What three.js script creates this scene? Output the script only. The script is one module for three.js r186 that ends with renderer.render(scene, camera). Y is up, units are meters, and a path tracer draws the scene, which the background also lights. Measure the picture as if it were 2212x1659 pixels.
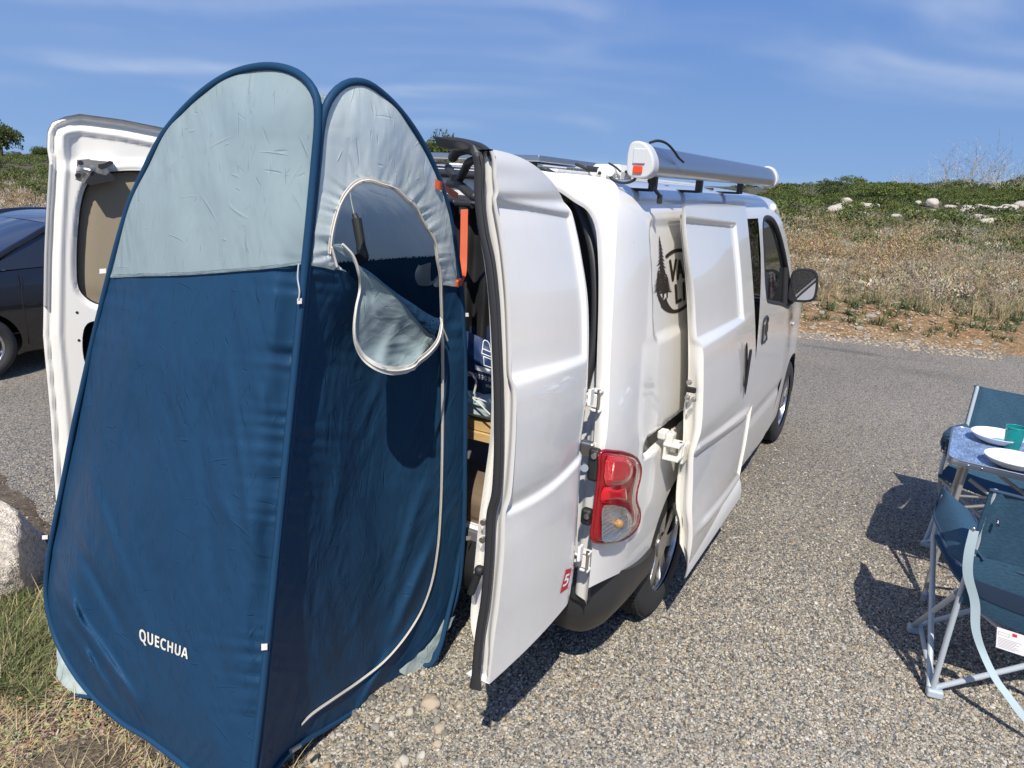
import * as THREE from 'three';
import { RoundedBoxGeometry } from 'three/addons/geometries/RoundedBoxGeometry.js';
import { mergeGeometries, mergeVertices, toCreasedNormals } from 'three/addons/utils/BufferGeometryUtils.js';
import { ImprovedNoise } from 'three/addons/math/ImprovedNoise.js';

// ---------------------------------------------------------------- camera
// world: the van stands along z (front towards -z), its right side towards +x, y up
const scene = new THREE.Scene();
const FW = 2212, FH = 1659, FPX = 1534;              // picture grid used for measuring
const camera = new THREE.PerspectiveCamera(2 * Math.atan(FH / 2 / FPX) * 180 / Math.PI, FW / FH, 0.05, 900);
const EYE = new THREE.Vector3(1.58, 1.745, 1.83);
const D2R = Math.PI / 180;
const V = (x, y, z) => new THREE.Vector3(x, y, z);
const camR = V(), camU = V(), camF = V();
{
  const pitch = 15.5 * D2R, roll = 3.0 * D2R, yaw = 29.6 * D2R;
  const R0 = V(Math.cos(yaw), 0, -Math.sin(yaw)), Fh = V(-Math.sin(yaw), 0, -Math.cos(yaw)), U0 = V(0, 1, 0);
  camF.copy(Fh).multiplyScalar(Math.cos(pitch)).addScaledVector(U0, -Math.sin(pitch));
  const Up0 = U0.clone().multiplyScalar(Math.cos(pitch)).addScaledVector(Fh, Math.sin(pitch));
  camR.copy(R0).multiplyScalar(Math.cos(roll)).addScaledVector(Up0, Math.sin(roll));
  camU.copy(Up0).multiplyScalar(Math.cos(roll)).addScaledVector(R0, -Math.sin(roll));
  camera.quaternion.setFromRotationMatrix(new THREE.Matrix4().makeBasis(camR, camU, camF.clone().negate()));
  camera.position.copy(EYE);
}
// ---------------------------------------------------------------- sky, sun, exposure
const noise = new ImprovedNoise();
function mulberry(a) { return () => { a |= 0; a = a + 0x6D2B79F5 | 0; let t = Math.imul(a ^ a >>> 15, 1 | a); t = t + Math.imul(t ^ t >>> 7, 61 | t) ^ t; return ((t ^ t >>> 14) >>> 0) / 4294967296; }; }
const clamp = (v, a, b) => Math.min(b, Math.max(a, v)), lerp = (a, b, t) => a + (b - a) * t;
const sstep = (a, b, v) => { const t = clamp((v - a) / (b - a), 0, 1); return t * t * (3 - 2 * t); };
const fbm = (x, y, z, o = 4) => { let s = 0, a = .5, f = 1; for (let i = 0; i < o; i++) { s += a * noise.noise(x * f + i * 17.3, y * f + i * 5.1, z * f); f *= 2.03; a *= .5; } return s; };
const SUN_DIR = V(0.285, 0.775, 0.565).normalize();
{
  const w = 1536, h = 768, data = new Float32Array(w * h * 4);
  for (let j = 0; j < h; j++) for (let i = 0; i < w; i++) {
    const el = ((j + .5) / h - .5) * Math.PI, az = ((i + .5) / w - .5) * 2 * Math.PI;
    const y = Math.sin(el), x = Math.cos(el) * Math.cos(az), z = Math.cos(el) * Math.sin(az);
    const e = Math.max(0, y);
    const up = 1 - Math.pow(1 - e, 3.4);
    let r = lerp(0.255, 0.050, up), g = lerp(0.415, 0.165, up), b = lerp(0.68, 0.54, up);
    // thin cirrus veil, drawn out in long soft streaks on a flat layer overhead
    if (y > -0.02) {
      const k = 1 / (Math.max(y, 0) + 0.16), cx = x * k, cz = z * k;
      const a = 0.80 * cx - 0.60 * cz, c = 0.60 * cx + 0.80 * cz;
      const warp = fbm(cx * .5, cz * .5, 3.1, 3);
      const veil = sstep(-.18, .42, fbm(a * .45 + warp * 1.1, c * .9 + warp * 1.3, 7.7, 4));
      const streak = sstep(-.25, .50, fbm(a * .7 + warp * 1.6, c * 4.0 + warp * 2.8, 1.7, 6));
      const m = (.10 * veil + .62 * veil * streak) * sstep(-0.01, .05, y);
      r = lerp(r, .56, m); g = lerp(g, .64, m); b = lerp(b, .80, m);
    }
    const glow = Math.pow(Math.max(0, x * SUN_DIR.x + y * SUN_DIR.y + z * SUN_DIR.z), 24) * .7;
    const q = (j * w + i) * 4;
    if (y < 0) { const t = Math.min(1, -y * 8); r = lerp(r, .26, t); g = lerp(g, .25, t); b = lerp(b, .23, t); }
    data[q] = r + glow; data[q + 1] = g + glow * .97; data[q + 2] = b + glow * .9; data[q + 3] = 1;
  }
  const t = new THREE.DataTexture(data, w, h, THREE.RGBAFormat, THREE.FloatType);
  t.mapping = THREE.EquirectangularReflectionMapping; t.colorSpace = THREE.LinearSRGBColorSpace;
  t.magFilter = t.minFilter = THREE.LinearFilter; t.needsUpdate = true;
  scene.background = t; scene.environment = t;
}
const sun = new THREE.DirectionalLight(new THREE.Color(1, 0.945, 0.86), 4.8);
sun.position.copy(SUN_DIR).multiplyScalar(30); sun.target.position.set(0, 0, -1);
sun.castShadow = true; sun.shadow.mapSize.set(4096, 4096); sun.shadow.bias = -0.0004;
Object.assign(sun.shadow.camera, { left: -12, right: 12, top: 12, bottom: -12, near: 1, far: 70 });
scene.add(sun, sun.target);
const EXPOSURE = 1.09;

// ---------------------------------------------------------------- measuring helpers
const ray = (x, y) => camF.clone().addScaledVector(camR, (x - FW / 2) / FPX).addScaledVector(camU, -(y - FH / 2) / FPX);
const onX = (x, y, v) => { const r = ray(x, y); return r.multiplyScalar((v - EYE.x) / r.x).add(EYE); };
const onY = (x, y, v = 0) => { const r = ray(x, y); return r.multiplyScalar((v - EYE.y) / r.y).add(EYE); };
const onZ = (x, y, v) => { const r = ray(x, y); return r.multiplyScalar((v - EYE.z) / r.z).add(EYE); };
const onP = (x, y, pl) => { const r = ray(x, y); const t = (pl.p.clone().sub(EYE)).dot(pl.n) / r.dot(pl.n); return r.multiplyScalar(t).add(EYE); };
const plane3 = (a, b, c) => { const n = b.clone().sub(a).cross(c.clone().sub(a)).normalize(); if (n.dot(EYE.clone().sub(a)) < 0) n.negate(); return { p: a.clone(), n }; };

// ---------------------------------------------------------------- building helpers
const taken = new Map();
function numbered(name) { const k = (taken.get(name) ?? -1) + 1; taken.set(name, k); return k ? `${name}_${String(k).padStart(3, '0')}` : name; }
function tag(o, label, category, group) { o.userData.label = label; o.userData.category = category; if (group) o.userData.group = group; return o; }
function thing(name, label, category, pos = [0, 0, 0], turn = 0, group) {
  const o = new THREE.Group(); o.name = numbered(name); o.position.set(...pos); o.rotation.y = turn; scene.add(o);
  return tag(o, label, category, group);
}
function mesh(name, geo, mat, parent = scene) {
  const m = new THREE.Mesh(Array.isArray(geo) ? merge(geo) : geo, mat); m.name = parent === scene ? numbered(name) : name; parent.add(m); return m;
}
function structure(name, geo, mat) { const m = mesh(name, geo, mat); m.userData.kind = 'structure'; return m; }
function merge(list) {
  const clean = list.map(g => { g = g.index ? g.toNonIndexed() : g; for (const k of Object.keys(g.attributes)) if (!['position', 'normal', 'uv'].includes(k)) g.deleteAttribute(k); if (!g.attributes.uv) g.setAttribute('uv', new THREE.BufferAttribute(new Float32Array(g.attributes.position.count * 2), 2)); if (!g.attributes.normal) g.computeVertexNormals(); return g; });
  return mergeGeometries(clean);
}
// parametric sheet: fn(u, v) -> Vector3, uv in metres along u and v unless given
function sheet(nu, nv, fn, uvfn) {
  const pos = [], uv = [], idx = [];
  for (let j = 0; j <= nv; j++) for (let i = 0; i <= nu; i++) { const u = i / nu, v = j / nv, p = fn(u, v); pos.push(p.x, p.y, p.z); const t = uvfn ? uvfn(u, v, p) : [u, v]; uv.push(t[0], t[1]); }
  for (let j = 0; j < nv; j++) for (let i = 0; i < nu; i++) { const a = j * (nu + 1) + i, b = a + 1, c = a + nu + 1, d = c + 1; idx.push(a, b, d, a, d, c); }
  const g = new THREE.BufferGeometry(); g.setAttribute('position', new THREE.Float32BufferAttribute(pos, 3)); g.setAttribute('uv', new THREE.Float32BufferAttribute(uv, 2)); g.setIndex(idx); g.computeVertexNormals(); return g;
}
// a sheet with a second layer behind it and closed edges
function slab(nu, nv, fn, off) {
  const a = sheet(nu, nv, fn), b = sheet(nu, nv, (u, v) => fn(u, v).add(off(u, v)));
  const edge = (n, f) => sheet(n, 1, (u, v) => { const [p, q] = f(u); const P = fn(p, q); return v ? P.add(off(p, q)) : P; });
  return merge([a, b, edge(nu, u => [u, 0]), edge(nu, u => [u, 1]), edge(nv, u => [0, u]), edge(nv, u => [1, u])]);
}
const curve = (pts, closed = false, tension = .5) => new THREE.CatmullRomCurve3(pts, closed, 'centripetal', tension);
function tube(pts, r, seg = 0, rad = 8, closed = false) {
  const c = pts.isCurve ? pts : curve(pts, closed);
  const g = new THREE.TubeGeometry(c, seg || pts.length * 6, r, rad, closed);
  if (closed) return g;
  const caps = [0, 1].map(t => { const s = new THREE.SphereGeometry(r, rad, 4); const p = c.getPoint(t); s.translate(p.x, p.y, p.z); return s; });
  return merge([g, ...caps]);
}
function rod(a, b, r, r2 = r, n = 10) { const d = b.clone().sub(a), g = new THREE.CylinderGeometry(r2, r, d.length(), n); g.applyQuaternion(new THREE.Quaternion().setFromUnitVectors(V(0, 1, 0), d.normalize())); const m = a.clone().add(b).multiplyScalar(.5); return g.translate(m.x, m.y, m.z); }
// flat strip: points, half-width vectors
function ribbon(pts, side, seg = 0, thick = 0) {
  const c = curve(pts), n = seg || pts.length * 5;
  const f = (u, v) => { const p = c.getPoint(u), s = typeof side === 'function' ? side(u, c) : side; return p.addScaledVector(s, v - .5); };
  if (!thick) return sheet(n, 2, f);
  return slab(n, 1, f, (u) => { const s = (typeof side === 'function' ? side(u, c) : side).clone(); return c.getTangent(u).cross(s).normalize().multiplyScalar(thick); });
}
const rbox = (w, h, d, x, y, z, r = .01, s = 2) => new RoundedBoxGeometry(w, h, d, s, Math.min(r, w / 2.01, h / 2.01, d / 2.01)).translate(x, y, z);
// 2-D polygons
function inPoly(p, poly) { let c = false; for (let i = 0, j = poly.length - 1; i < poly.length; j = i++) { const a = poly[i], b = poly[j]; if ((a[1] > p[1]) !== (b[1] > p[1]) && p[0] < (b[0] - a[0]) * (p[1] - a[1]) / (b[1] - a[1]) + a[0]) c = !c; } return c; }
function nearest(p, poly) { let best = 1e9, q = p; for (let i = 0, j = poly.length - 1; i < poly.length; j = i++) { const a = poly[j], b = poly[i], dx = b[0] - a[0], dy = b[1] - a[1], t = clamp(((p[0] - a[0]) * dx + (p[1] - a[1]) * dy) / (dx * dx + dy * dy || 1), 0, 1), x = a[0] + dx * t, y = a[1] + dy * t, d = (x - p[0]) ** 2 + (y - p[1]) ** 2; if (d < best) { best = d; q = [x, y]; } } return [q, Math.sqrt(best)]; }
function smooth2(pts, n = 8, closed = true) { const c = new THREE.CatmullRomCurve3(pts.map(p => V(p[0], p[1], 0)), closed, 'centripetal'); return c.getPoints(pts.length * n).slice(0, closed ? -1 : undefined).map(p => [p.x, p.y]); }
// fine mesh of a polygon with holes; map(p, edgeDistance) -> Vector3
function polyMesh(outline, holes, step, map, uvScale = 1) {
  let x0 = 1e9, x1 = -1e9, y0 = 1e9, y1 = -1e9; for (const [x, y] of outline) { x0 = Math.min(x0, x); x1 = Math.max(x1, x); y0 = Math.min(y0, y); y1 = Math.max(y1, y); }
  const nx = Math.ceil((x1 - x0) / step) + 1, ny = Math.ceil((y1 - y0) / step) + 1, inside = new Uint8Array((nx + 1) * (ny + 1)), pts = [];
  for (let j = 0; j <= ny; j++) for (let i = 0; i <= nx; i++) { const p = [x0 - step / 2 + i * step, y0 - step / 2 + j * step]; pts.push(p); inside[j * (nx + 1) + i] = inPoly(p, outline) && !holes.some(h => inPoly(p, h)) ? 1 : 0; }
  const id = new Int32Array(pts.length).fill(-1), pos = [], uv = [], idx = [];
  const get = k => { if (id[k] >= 0) return id[k]; let p = pts[k]; let [q, d] = nearest(p, outline); for (const h of holes) { const [q2, d2] = nearest(p, h); if (d2 < d) { d = d2; q = q2; } } if (!inside[k]) { p = q; d = 0; } else if (d < step * .45) { p = q; d = 0; } const P = map(p, d); id[k] = pos.length / 3; pos.push(P.x, P.y, P.z); return id[k]; };
  for (let j = 0; j < ny; j++) for (let i = 0; i < nx; i++) { const a = j * (nx + 1) + i, b = a + 1, c = a + nx + 1, d = c + 1; if (inside[a] + inside[b] + inside[c] + inside[d] < 1) continue; const A = get(a), B = get(b), C = get(c), D = get(d); if ((i + j) % 2) idx.push(A, C, B, B, C, D); else idx.push(A, C, D, A, D, B); }
  const g = new THREE.BufferGeometry(); g.setAttribute('position', new THREE.Float32BufferAttribute(pos, 3)); g.setIndex(idx); g.computeVertexNormals();
  // uv in metres along the surface's own mean plane
  const nn = V(), na = g.attributes.normal; for (let k = 0; k < na.count; k++) nn.add(V(na.getX(k), na.getY(k), na.getZ(k))); nn.normalize(); if (nn.lengthSq() < .5) nn.set(0, 1, 0);
  const tt = Math.abs(nn.y) > .9 ? V(1, 0, 0) : V(0, 1, 0).cross(nn).normalize(), bb = nn.clone().cross(tt); for (let k = 0; k < pos.length; k += 3) { const P = V(pos[k], pos[k + 1], pos[k + 2]); uv.push(P.dot(tt) * uvScale, P.dot(bb) * uvScale); }
  g.setAttribute('uv', new THREE.Float32BufferAttribute(uv, 2)); return g;
}
const table1 = t => x => { if (x <= t[0][0]) return t[0][1]; for (let i = 1; i < t.length; i++) if (x <= t[i][0]) { const a = t[i - 1], b = t[i], p = t[i - 2] ?? a, n = t[i + 1] ?? b; const h = b[0] - a[0], s = (x - a[0]) / h; const m0 = (b[1] - p[1]) / (b[0] - p[0] || 1) * h, m1 = (n[1] - a[1]) / (n[0] - a[0] || 1) * h; return (2 * s ** 3 - 3 * s * s + 1) * a[1] + (s ** 3 - 2 * s * s + s) * m0 + (-2 * s ** 3 + 3 * s * s) * b[1] + (s ** 3 - s * s) * m1; } return t[t.length - 1][1]; };
// textures
function dataTex(n, fn, srgb = false, m = n) { const d = new Uint8Array(n * m * 4); for (let j = 0; j < m; j++) for (let i = 0; i < n; i++) { const c = fn(i, j), q = (j * n + i) * 4; if (typeof c === 'number') d[q] = d[q + 1] = d[q + 2] = clamp(c, 0, 1) * 255; else { d[q] = clamp(c[0], 0, 1) * 255; d[q + 1] = clamp(c[1], 0, 1) * 255; d[q + 2] = clamp(c[2], 0, 1) * 255; } d[q + 3] = 255; } const t = new THREE.DataTexture(d, n, m); t.wrapS = t.wrapT = THREE.RepeatWrapping; t.magFilter = THREE.LinearFilter; t.minFilter = THREE.LinearMipmapLinearFilter; t.generateMipmaps = true; if (srgb) t.colorSpace = THREE.SRGBColorSpace; t.needsUpdate = true; return t; }
function canvasTex(w, h, draw) { const c = document.createElement('canvas'); c.width = w; c.height = h; draw(c.getContext('2d'), w, h); const t = new THREE.CanvasTexture(c); t.colorSpace = THREE.SRGBColorSpace; t.anisotropy = 8; return t; }
const rep = (t, x, y = x) => { const c = t.clone(); c.repeat.set(x, y); c.needsUpdate = true; return c; };
const lin = (r, g, b) => new THREE.Color().setRGB(r, g, b);
const std = (c, roughness = .6, o = {}) => new THREE.MeshStandardMaterial({ color: c, roughness, side: THREE.DoubleSide, ...o });
const phys = (c, roughness = .5, o = {}) => new THREE.MeshPhysicalMaterial({ color: c, roughness, side: THREE.DoubleSide, ...o });

// ---------------------------------------------------------------- materials
const dustBump = dataTex(256, (i, j) => .5 + .5 * fbm(i / 8, j / 8, 1.5, 3));
const paintRough = dataTex(512, (i, j) => .90 + .12 * fbm(i / 60, j / 60, 2.5, 4));
// road dust in fine grain, a few chips: colour of the van's paint
const paintDust = (() => { const r = mulberry(404), n = 1024, f = new Float32Array(n * n).fill(1); for (let k = 0; k < 900; k++) { const x = Math.floor(r() * n), y = Math.floor(r() * n), v = .93 + .06 * r(); f[y * n + x] = v; if (r() < .3) f[y * n + (x + 1) % n] = v; } for (let k = 0; k < 9; k++) { let x = r() * n, y = r() * n, a = r() * 6.28; for (let q = 0; q < 6 + 14 * r(); q++) { a += (r() - .5) * .6; x += Math.cos(a); y += Math.sin(a); f[((Math.floor(y) + n) % n) * n + (Math.floor(x) + n) % n] = .80; } }
  return dataTex(n, (i, j) => { const d = clamp(.5 + fbm(i / 150, j / 150, 4.4, 4) + .25 * fbm(i / 7, j / 7, 8.8, 2), 0, 1), v = f[j * n + i]; return [v * lerp(1, .988, d), v * lerp(1, .984, d), v * lerp(1, .972, d)]; }, true); })();
const M = {
  paint: phys(lin(.83, .81, .76), .34, { clearcoat: 1, clearcoatRoughness: .04, map: paintDust, roughnessMap: paintRough }),
  paintIn: phys(lin(.83, .81, .75), .40, { clearcoat: .5, clearcoatRoughness: .15 }),
  whitePlastic: std(lin(.74, .74, .71), .45),
  rubber: std(lin(.018, .018, .019), .62),
  sealRubber: std(lin(.03, .03, .032), .5),
  blackPlastic: std(lin(.022, .022, .023), .48, { bumpMap: rep(dustBump, 14), bumpScale: .0004 }),
  bumperPlastic: std(lin(.028, .028, .029), .40, { bumpMap: rep(dustBump, 18), bumpScale: .0003 }),
  tyre: std(lin(.03, .03, .031), .78),
  alloy: std(lin(.62, .62, .63), .26, { metalness: 1 }),
  steel: std(lin(.55, .55, .55), .3, { metalness: 1 }),
  zinc: std(lin(.62, .6, .55), .35, { metalness: 1 }),
  dark: std(lin(.012, .012, .013), .8),
  glass: phys(lin(.55, .62, .6), .02, { transmission: 1, thickness: 0, ior: 1.5 }),
  tint: phys(lin(.12, .14, .15), .03, { transmission: .9, thickness: 0, ior: 1.5 }),
  red: phys(lin(.48, .006, .012), .12, { clearcoat: 1, clearcoatRoughness: .03 }),
  redDeep: phys(lin(.26, .004, .008), .12, { clearcoat: 1, clearcoatRoughness: .03 }),
  alu: std(lin(.46, .48, .51), .34, { metalness: .95 }),
  capGrey: std(lin(.60, .61, .60), .5),
  orange: std(lin(.55, .09, .025), .7),
  wood: null,
  white: std(lin(.78, .77, .74), .6),
};
// ================================================================ ground
const bankZ = x => -8.62 - .10 * clamp(x, -14, 12) + .28 * noise.noise(x * .55, 3.3, 0) + .12 * noise.noise(x * 2.1, 1.3, 0);
const bankX = z => -12.4 + .4 * noise.noise(z * .5, 8.3, 0);
const rise = table1([[-1, -.03], [0, -.02], [.5, .06], [1.3, .24], [2.6, .36], [6, .72], [12, 1.24], [16, 1.54], [20, 1.86], [26, 2.32], [33, 2.78], [40, 2.75], [60, 2.0], [120, -1], [400, -14]]);
function outside(x, z) { const a = bankZ(x) - z, b = bankX(z) - x; return a > 0 && b > 0 ? Math.hypot(a, b) : Math.max(a, b); }
const dip = x => -.02 * sstep(-6.4, -8.6, x);   // the lot falls away gently on the far left
function groundY(x, z) {
  const s = outside(x, z); if (s < -1) return -.03 + dip(x);
  const lift = s > 3 ? lerp(1, clamp(1 + .017 * x, .74, 1.25), sstep(6, 30, s)) : 1;
  const rough = sstep(.1, 2, s);
  return rise(s) * lift + dip(x) * sstep(6, 0, s) + rough * (.10 * noise.noise(x * .5, z * .5, 2.2) + .05 * noise.noise(x * 1.7, z * 1.7, 4.4) + .25 * sstep(5, 20, s) * noise.noise(x * .13, z * .13, 6.1)) + .03 * sstep(0, 1, s) * noise.noise(x * 5, z * 5, .4);
}
const soilTex = (() => { const r = mulberry(5), n = 1024, base = new Float32Array(n * n); for (let k = 0; k < n * n; k++) base[k] = 0; 
  const spots = []; for (let k = 0; k < 5200; k++) spots.push([r() * n, r() * n, 1.5 + r() * r() * 9, r()]);
  for (const [x, y, s, c] of spots) for (let j = -Math.ceil(s); j <= s; j++) for (let i = -Math.ceil(s); i <= s; i++) { const d = Math.hypot(i, j * 1.2) / s; if (d < 1) { const q = ((Math.round(y) + j + n) % n) * n + (Math.round(x) + i + n) % n; base[q] = (1 - d * d * .5) * (c > .3 ? .5 + c * .5 : -.7); } }
  return dataTex(n, (i, j) => { const p = base[j * n + i], t = i / n * Math.PI * 2, u = j / n * Math.PI * 2; const f = .30 * fbm(Math.cos(t) * 3, Math.sin(t) * 3 + Math.cos(u) * 3, Math.sin(u) * 3, 4) + .22 * fbm(Math.cos(t) * 22, Math.sin(t) * 22 + Math.cos(u) * 22, Math.sin(u) * 22, 3); const v = .62 + f + (p > 0 ? .26 * p : .3 * p); return [v, v, v * .98]; }, true); })();
{
  // land: one sheet out to the horizon, rising from the edge of the lot
  const pos = [], col = [], uv = [], idx = [], NA = 300, NR = 190;
  const rad = k => k === 0 ? 0 : 1.2 * (Math.pow(1.0318, k) - 1) / .0318 * .085 + .05 * k;
  const R = []; for (let k = 0; k <= NR; k++) R.push(rad(k) * 420 / rad(NR) * 1);
  for (let k = 0; k <= NR; k++) for (let a = 0; a <= NA; a++) {
    const t = a / NA * Math.PI * 2, x = 0 + R[k] * Math.cos(t), z = 0 + R[k] * Math.sin(t), s = outside(x, z), y = groundY(x, z);
    pos.push(x, y, z); uv.push(x / 1.9, z / 1.9);
    const n1 = fbm(x * .35, z * .35, 1.1, 4), n2 = fbm(x * 1.3, z * 1.3, 5.1, 3);
    const soil = [.52, .31, .145], pale = [.58, .44, .27], litter = [.30, .255, .205], green = [.15, .135, .07], lot = [.26, .24, .21];
    let c = soil.map((v, i) => lerp(v, pale[i], sstep(-.1, .5, n2 + .3 * n1)));
    c = c.map((v, i) => lerp(v, litter[i], sstep(1.5, 2.8, s + n1 * 2.2)));
    c = c.map((v, i) => lerp(v, green[i], .75 * sstep(8, 12, s + n1 * 7)));
    c = c.map((v, i) => lerp(lot[i], v, sstep(-.4, .1, s)));
    col.push(...c);
  }
  for (let k = 0; k < NR; k++) for (let a = 0; a < NA; a++) { const p = k * (NA + 1) + a, q = p + NA + 1; idx.push(p, p + 1, q, p + 1, q + 1, q); }
  const g = new THREE.BufferGeometry(); g.setAttribute('position', new THREE.Float32BufferAttribute(pos, 3)); g.setAttribute('color', new THREE.Float32BufferAttribute(col, 3)); g.setAttribute('uv', new THREE.Float32BufferAttribute(uv, 2)); g.setIndex(idx); g.computeVertexNormals();
  structure('ground', g, std(lin(1.25, 1.25, 1.25), .95, { map: soilTex, vertexColors: true, bumpMap: soilTex, bumpScale: .012 }));
}
// chippings: colour and height of the loose stone, 1.6 m per tile
const STONES = [[.52, .50, .45], [.44, .42, .38], [.60, .55, .45], [.34, .33, .31], [.24, .24, .235], [.15, .155, .16], [.10, .105, .11], [.55, .45, .31], [.40, .32, .23], [.64, .62, .58], [.29, .285, .27], [.37, .35, .31]];
const stoneAt = r => { const c = STONES[Math.floor(r() * STONES.length)], k = .78 + r() * .4; return c.map(v => v * k); };
let gravelMap, gravelBump;
{
  const n = 2048, cells = 208, r = mulberry(11), cx = new Float32Array(cells * cells), cy = new Float32Array(cells * cells), cc = [], ch = new Float32Array(cells * cells), sq = new Float32Array(cells * cells);
  for (let k = 0; k < cells * cells; k++) { cx[k] = .12 + r() * .76; cy[k] = .12 + r() * .76; cc.push(stoneAt(r)); ch[k] = .45 + r() * .55; sq[k] = r() * Math.PI; }
  const CA = sq.map(Math.cos), SA = sq.map(Math.sin), IV = ch.map(v => 1 / ((.7 + .45 * v) ** 2)); const S = n / cells, col = new Uint8Array(n * n * 4), hgt = new Uint8Array(n * n * 4), LUT = Array.from({ length: 1025 }, (_, k) => { const v = k / 1024; return Math.round(255 * (v <= .0031308 ? v * 12.92 : 1.055 * Math.pow(v, 1 / 2.4) - .055)); }), enc = v => LUT[Math.round(v * 1024)];
  for (let j = 0; j < n; j++) for (let i = 0; i < n; i++) {
    const gx = i / S, gy = j / S, ix = Math.floor(gx), iy = Math.floor(gy); let d1 = 81, d2 = 81, b = 0;
    for (let v = -1; v <= 1; v++) for (let u = -1; u <= 1; u++) {
      const X = (ix + u + cells) % cells, Y = (iy + v + cells) % cells, k = Y * cells + X; const dx = ix + u + cx[k] - gx, dy = iy + v + cy[k] - gy;
      const ca = CA[k], sa = SA[k], e = dx * ca + dy * sa, f = dy * ca - dx * sa, d = (e * e * .75 + f * f * 1.3) * IV[k];
      if (d < d1) { d2 = d1; d1 = d; b = k; } else if (d < d2) d2 = d;
    }
    d1 = Math.sqrt(d1); d2 = Math.sqrt(d2); const gap = clamp((d2 - d1) * 3.2, 0, 1), q = (j * n + i) * 4, g2 = sstep(0, .5, gap), c = cc[b];
    const bind = [.11, .10, .085];
    for (let m = 0; m < 3; m++) col[q + m] = enc(clamp(lerp(bind[m], c[m], g2), 0, 1));
    col[q + 3] = 255; const hh = g2 * (.35 + .65 * ch[b]) * (1 - .35 * Math.min(1, d1)); hgt[q] = hgt[q + 1] = hgt[q + 2] = hh * 255; hgt[q + 3] = 255;
  }
  const mk = (d, s) => { const t = new THREE.DataTexture(d, n, n); t.wrapS = t.wrapT = THREE.RepeatWrapping; t.magFilter = THREE.LinearFilter; t.minFilter = THREE.LinearMipmapLinearFilter; t.generateMipmaps = true; if (s) t.colorSpace = THREE.SRGBColorSpace; t.needsUpdate = true; return t; };
  gravelMap = mk(col, true); gravelBump = mk(hgt, false);
}
{
  // the gravel lot, with its worn tar patches
  const NX = 260, NZ = 300, pos = [], col = [], uv = [], idx = [];
  for (let j = 0; j <= NZ; j++) for (let i = 0; i <= NX; i++) {
    const u = i / NX * 2 - 1, x = 1 + Math.sign(u) * (6 * Math.abs(u) + 40 * Math.abs(u) ** 3.2), xx = Math.max(x, bankX(0));
    const v = j / NZ, z = lerp(24, bankZ(xx) + .15 * noise.noise(xx * 5, 2.2, .1), 1 - Math.pow(1 - v, 1.35));
    pos.push(Math.max(x, bankX(z) + .1), dip(Math.max(x, bankX(z) + .1)), z); uv.push(xx / 1.6, z / 1.6);
    const p = Math.max(x, bankX(z));
    let k = 1 + .30 * fbm(p * .5, z * .5, 2.7, 4) + .18 * fbm(p * 1.9, z * 1.9, 6.7, 3);
    const tar = sstep(.20, .50, fbm(p * .32 + 3.1, z * 1.05, 12.1, 4) - .08 + .5 * Math.exp(-(((p - .9) / .9) ** 2) - (((z + 7.6 + .1 * p) / .22) ** 2)));
    const sand = sstep(.12, .45, fbm(p * 1.2 + 9, z * 1.2, 21.1, 4));
    const c = [.76, .725, .665].map((w, m) => lerp(lerp(w * k, [.40, .395, .39][m] * k, tar * .75), [.86, .78, .65][m], sand * .6));
    col.push(...c);
  }
  for (let j = 0; j < NZ; j++) for (let i = 0; i < NX; i++) { const a = j * (NX + 1) + i, b = a + NX + 1; idx.push(a, a + 1, b, a + 1, b + 1, b); }
  const g = new THREE.BufferGeometry(); g.setAttribute('position', new THREE.Float32BufferAttribute(pos, 3)); g.setAttribute('color', new THREE.Float32BufferAttribute(col, 3)); g.setAttribute('uv', new THREE.Float32BufferAttribute(uv, 2)); g.setIndex(idx); g.computeVertexNormals();
  structure('gravel_lot', g, std(lin(1.04, 1.04, 1.04), .92, { map: gravelMap, vertexColors: true, bumpMap: gravelBump, bumpScale: .006 }));
}
// verge of bare earth and grass that the tent stands half on
const vergeEdge = smooth2([[.62, 1.02], [.30, .66], [-.1, .52], [-.6, .50], [-1.1, .44], [-1.55, .30], [-2.1, .14], [-2.9, .02], [-4.5, .3], [-6, 1.6], [-6, 4.5], [-1, 4.5], [.9, 3], [.8, 1.6]], 6);
{
  const edge = vergeEdge.map(([x, z]) => [x + .10 * noise.noise(x * 6, z * 6, 1) + .05 * noise.noise(x * 17, z * 17, 4), z + .10 * noise.noise(x * 6, z * 6, 7)]);
  const g = polyMesh(edge, [], .06, ([x, z], d) => V(x, .004 + .035 * sstep(0, .4, d) + .02 * sstep(0, .2, d) * noise.noise(x * 4, z * 4, 2), z), 1 / 1.5);
  const p = g.attributes.position, col = []; for (let k = 0; k < p.count; k++) { const x = p.getX(k), z = p.getZ(k), n = fbm(x * 2, z * 2, 3.3, 4); const a = [.21, .155, .105], b = [.34, .265, .18]; const t = sstep(-.3, .4, n); col.push(...a.map((v, i) => lerp(v, b[i], t))); }
  g.setAttribute('color', new THREE.Float32BufferAttribute(col, 3));
  structure('earth_verge', g, std(lin(1.2, 1.2, 1.2), .96, { map: soilTex, vertexColors: true, bumpMap: soilTex, bumpScale: .012 }));
}
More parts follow.
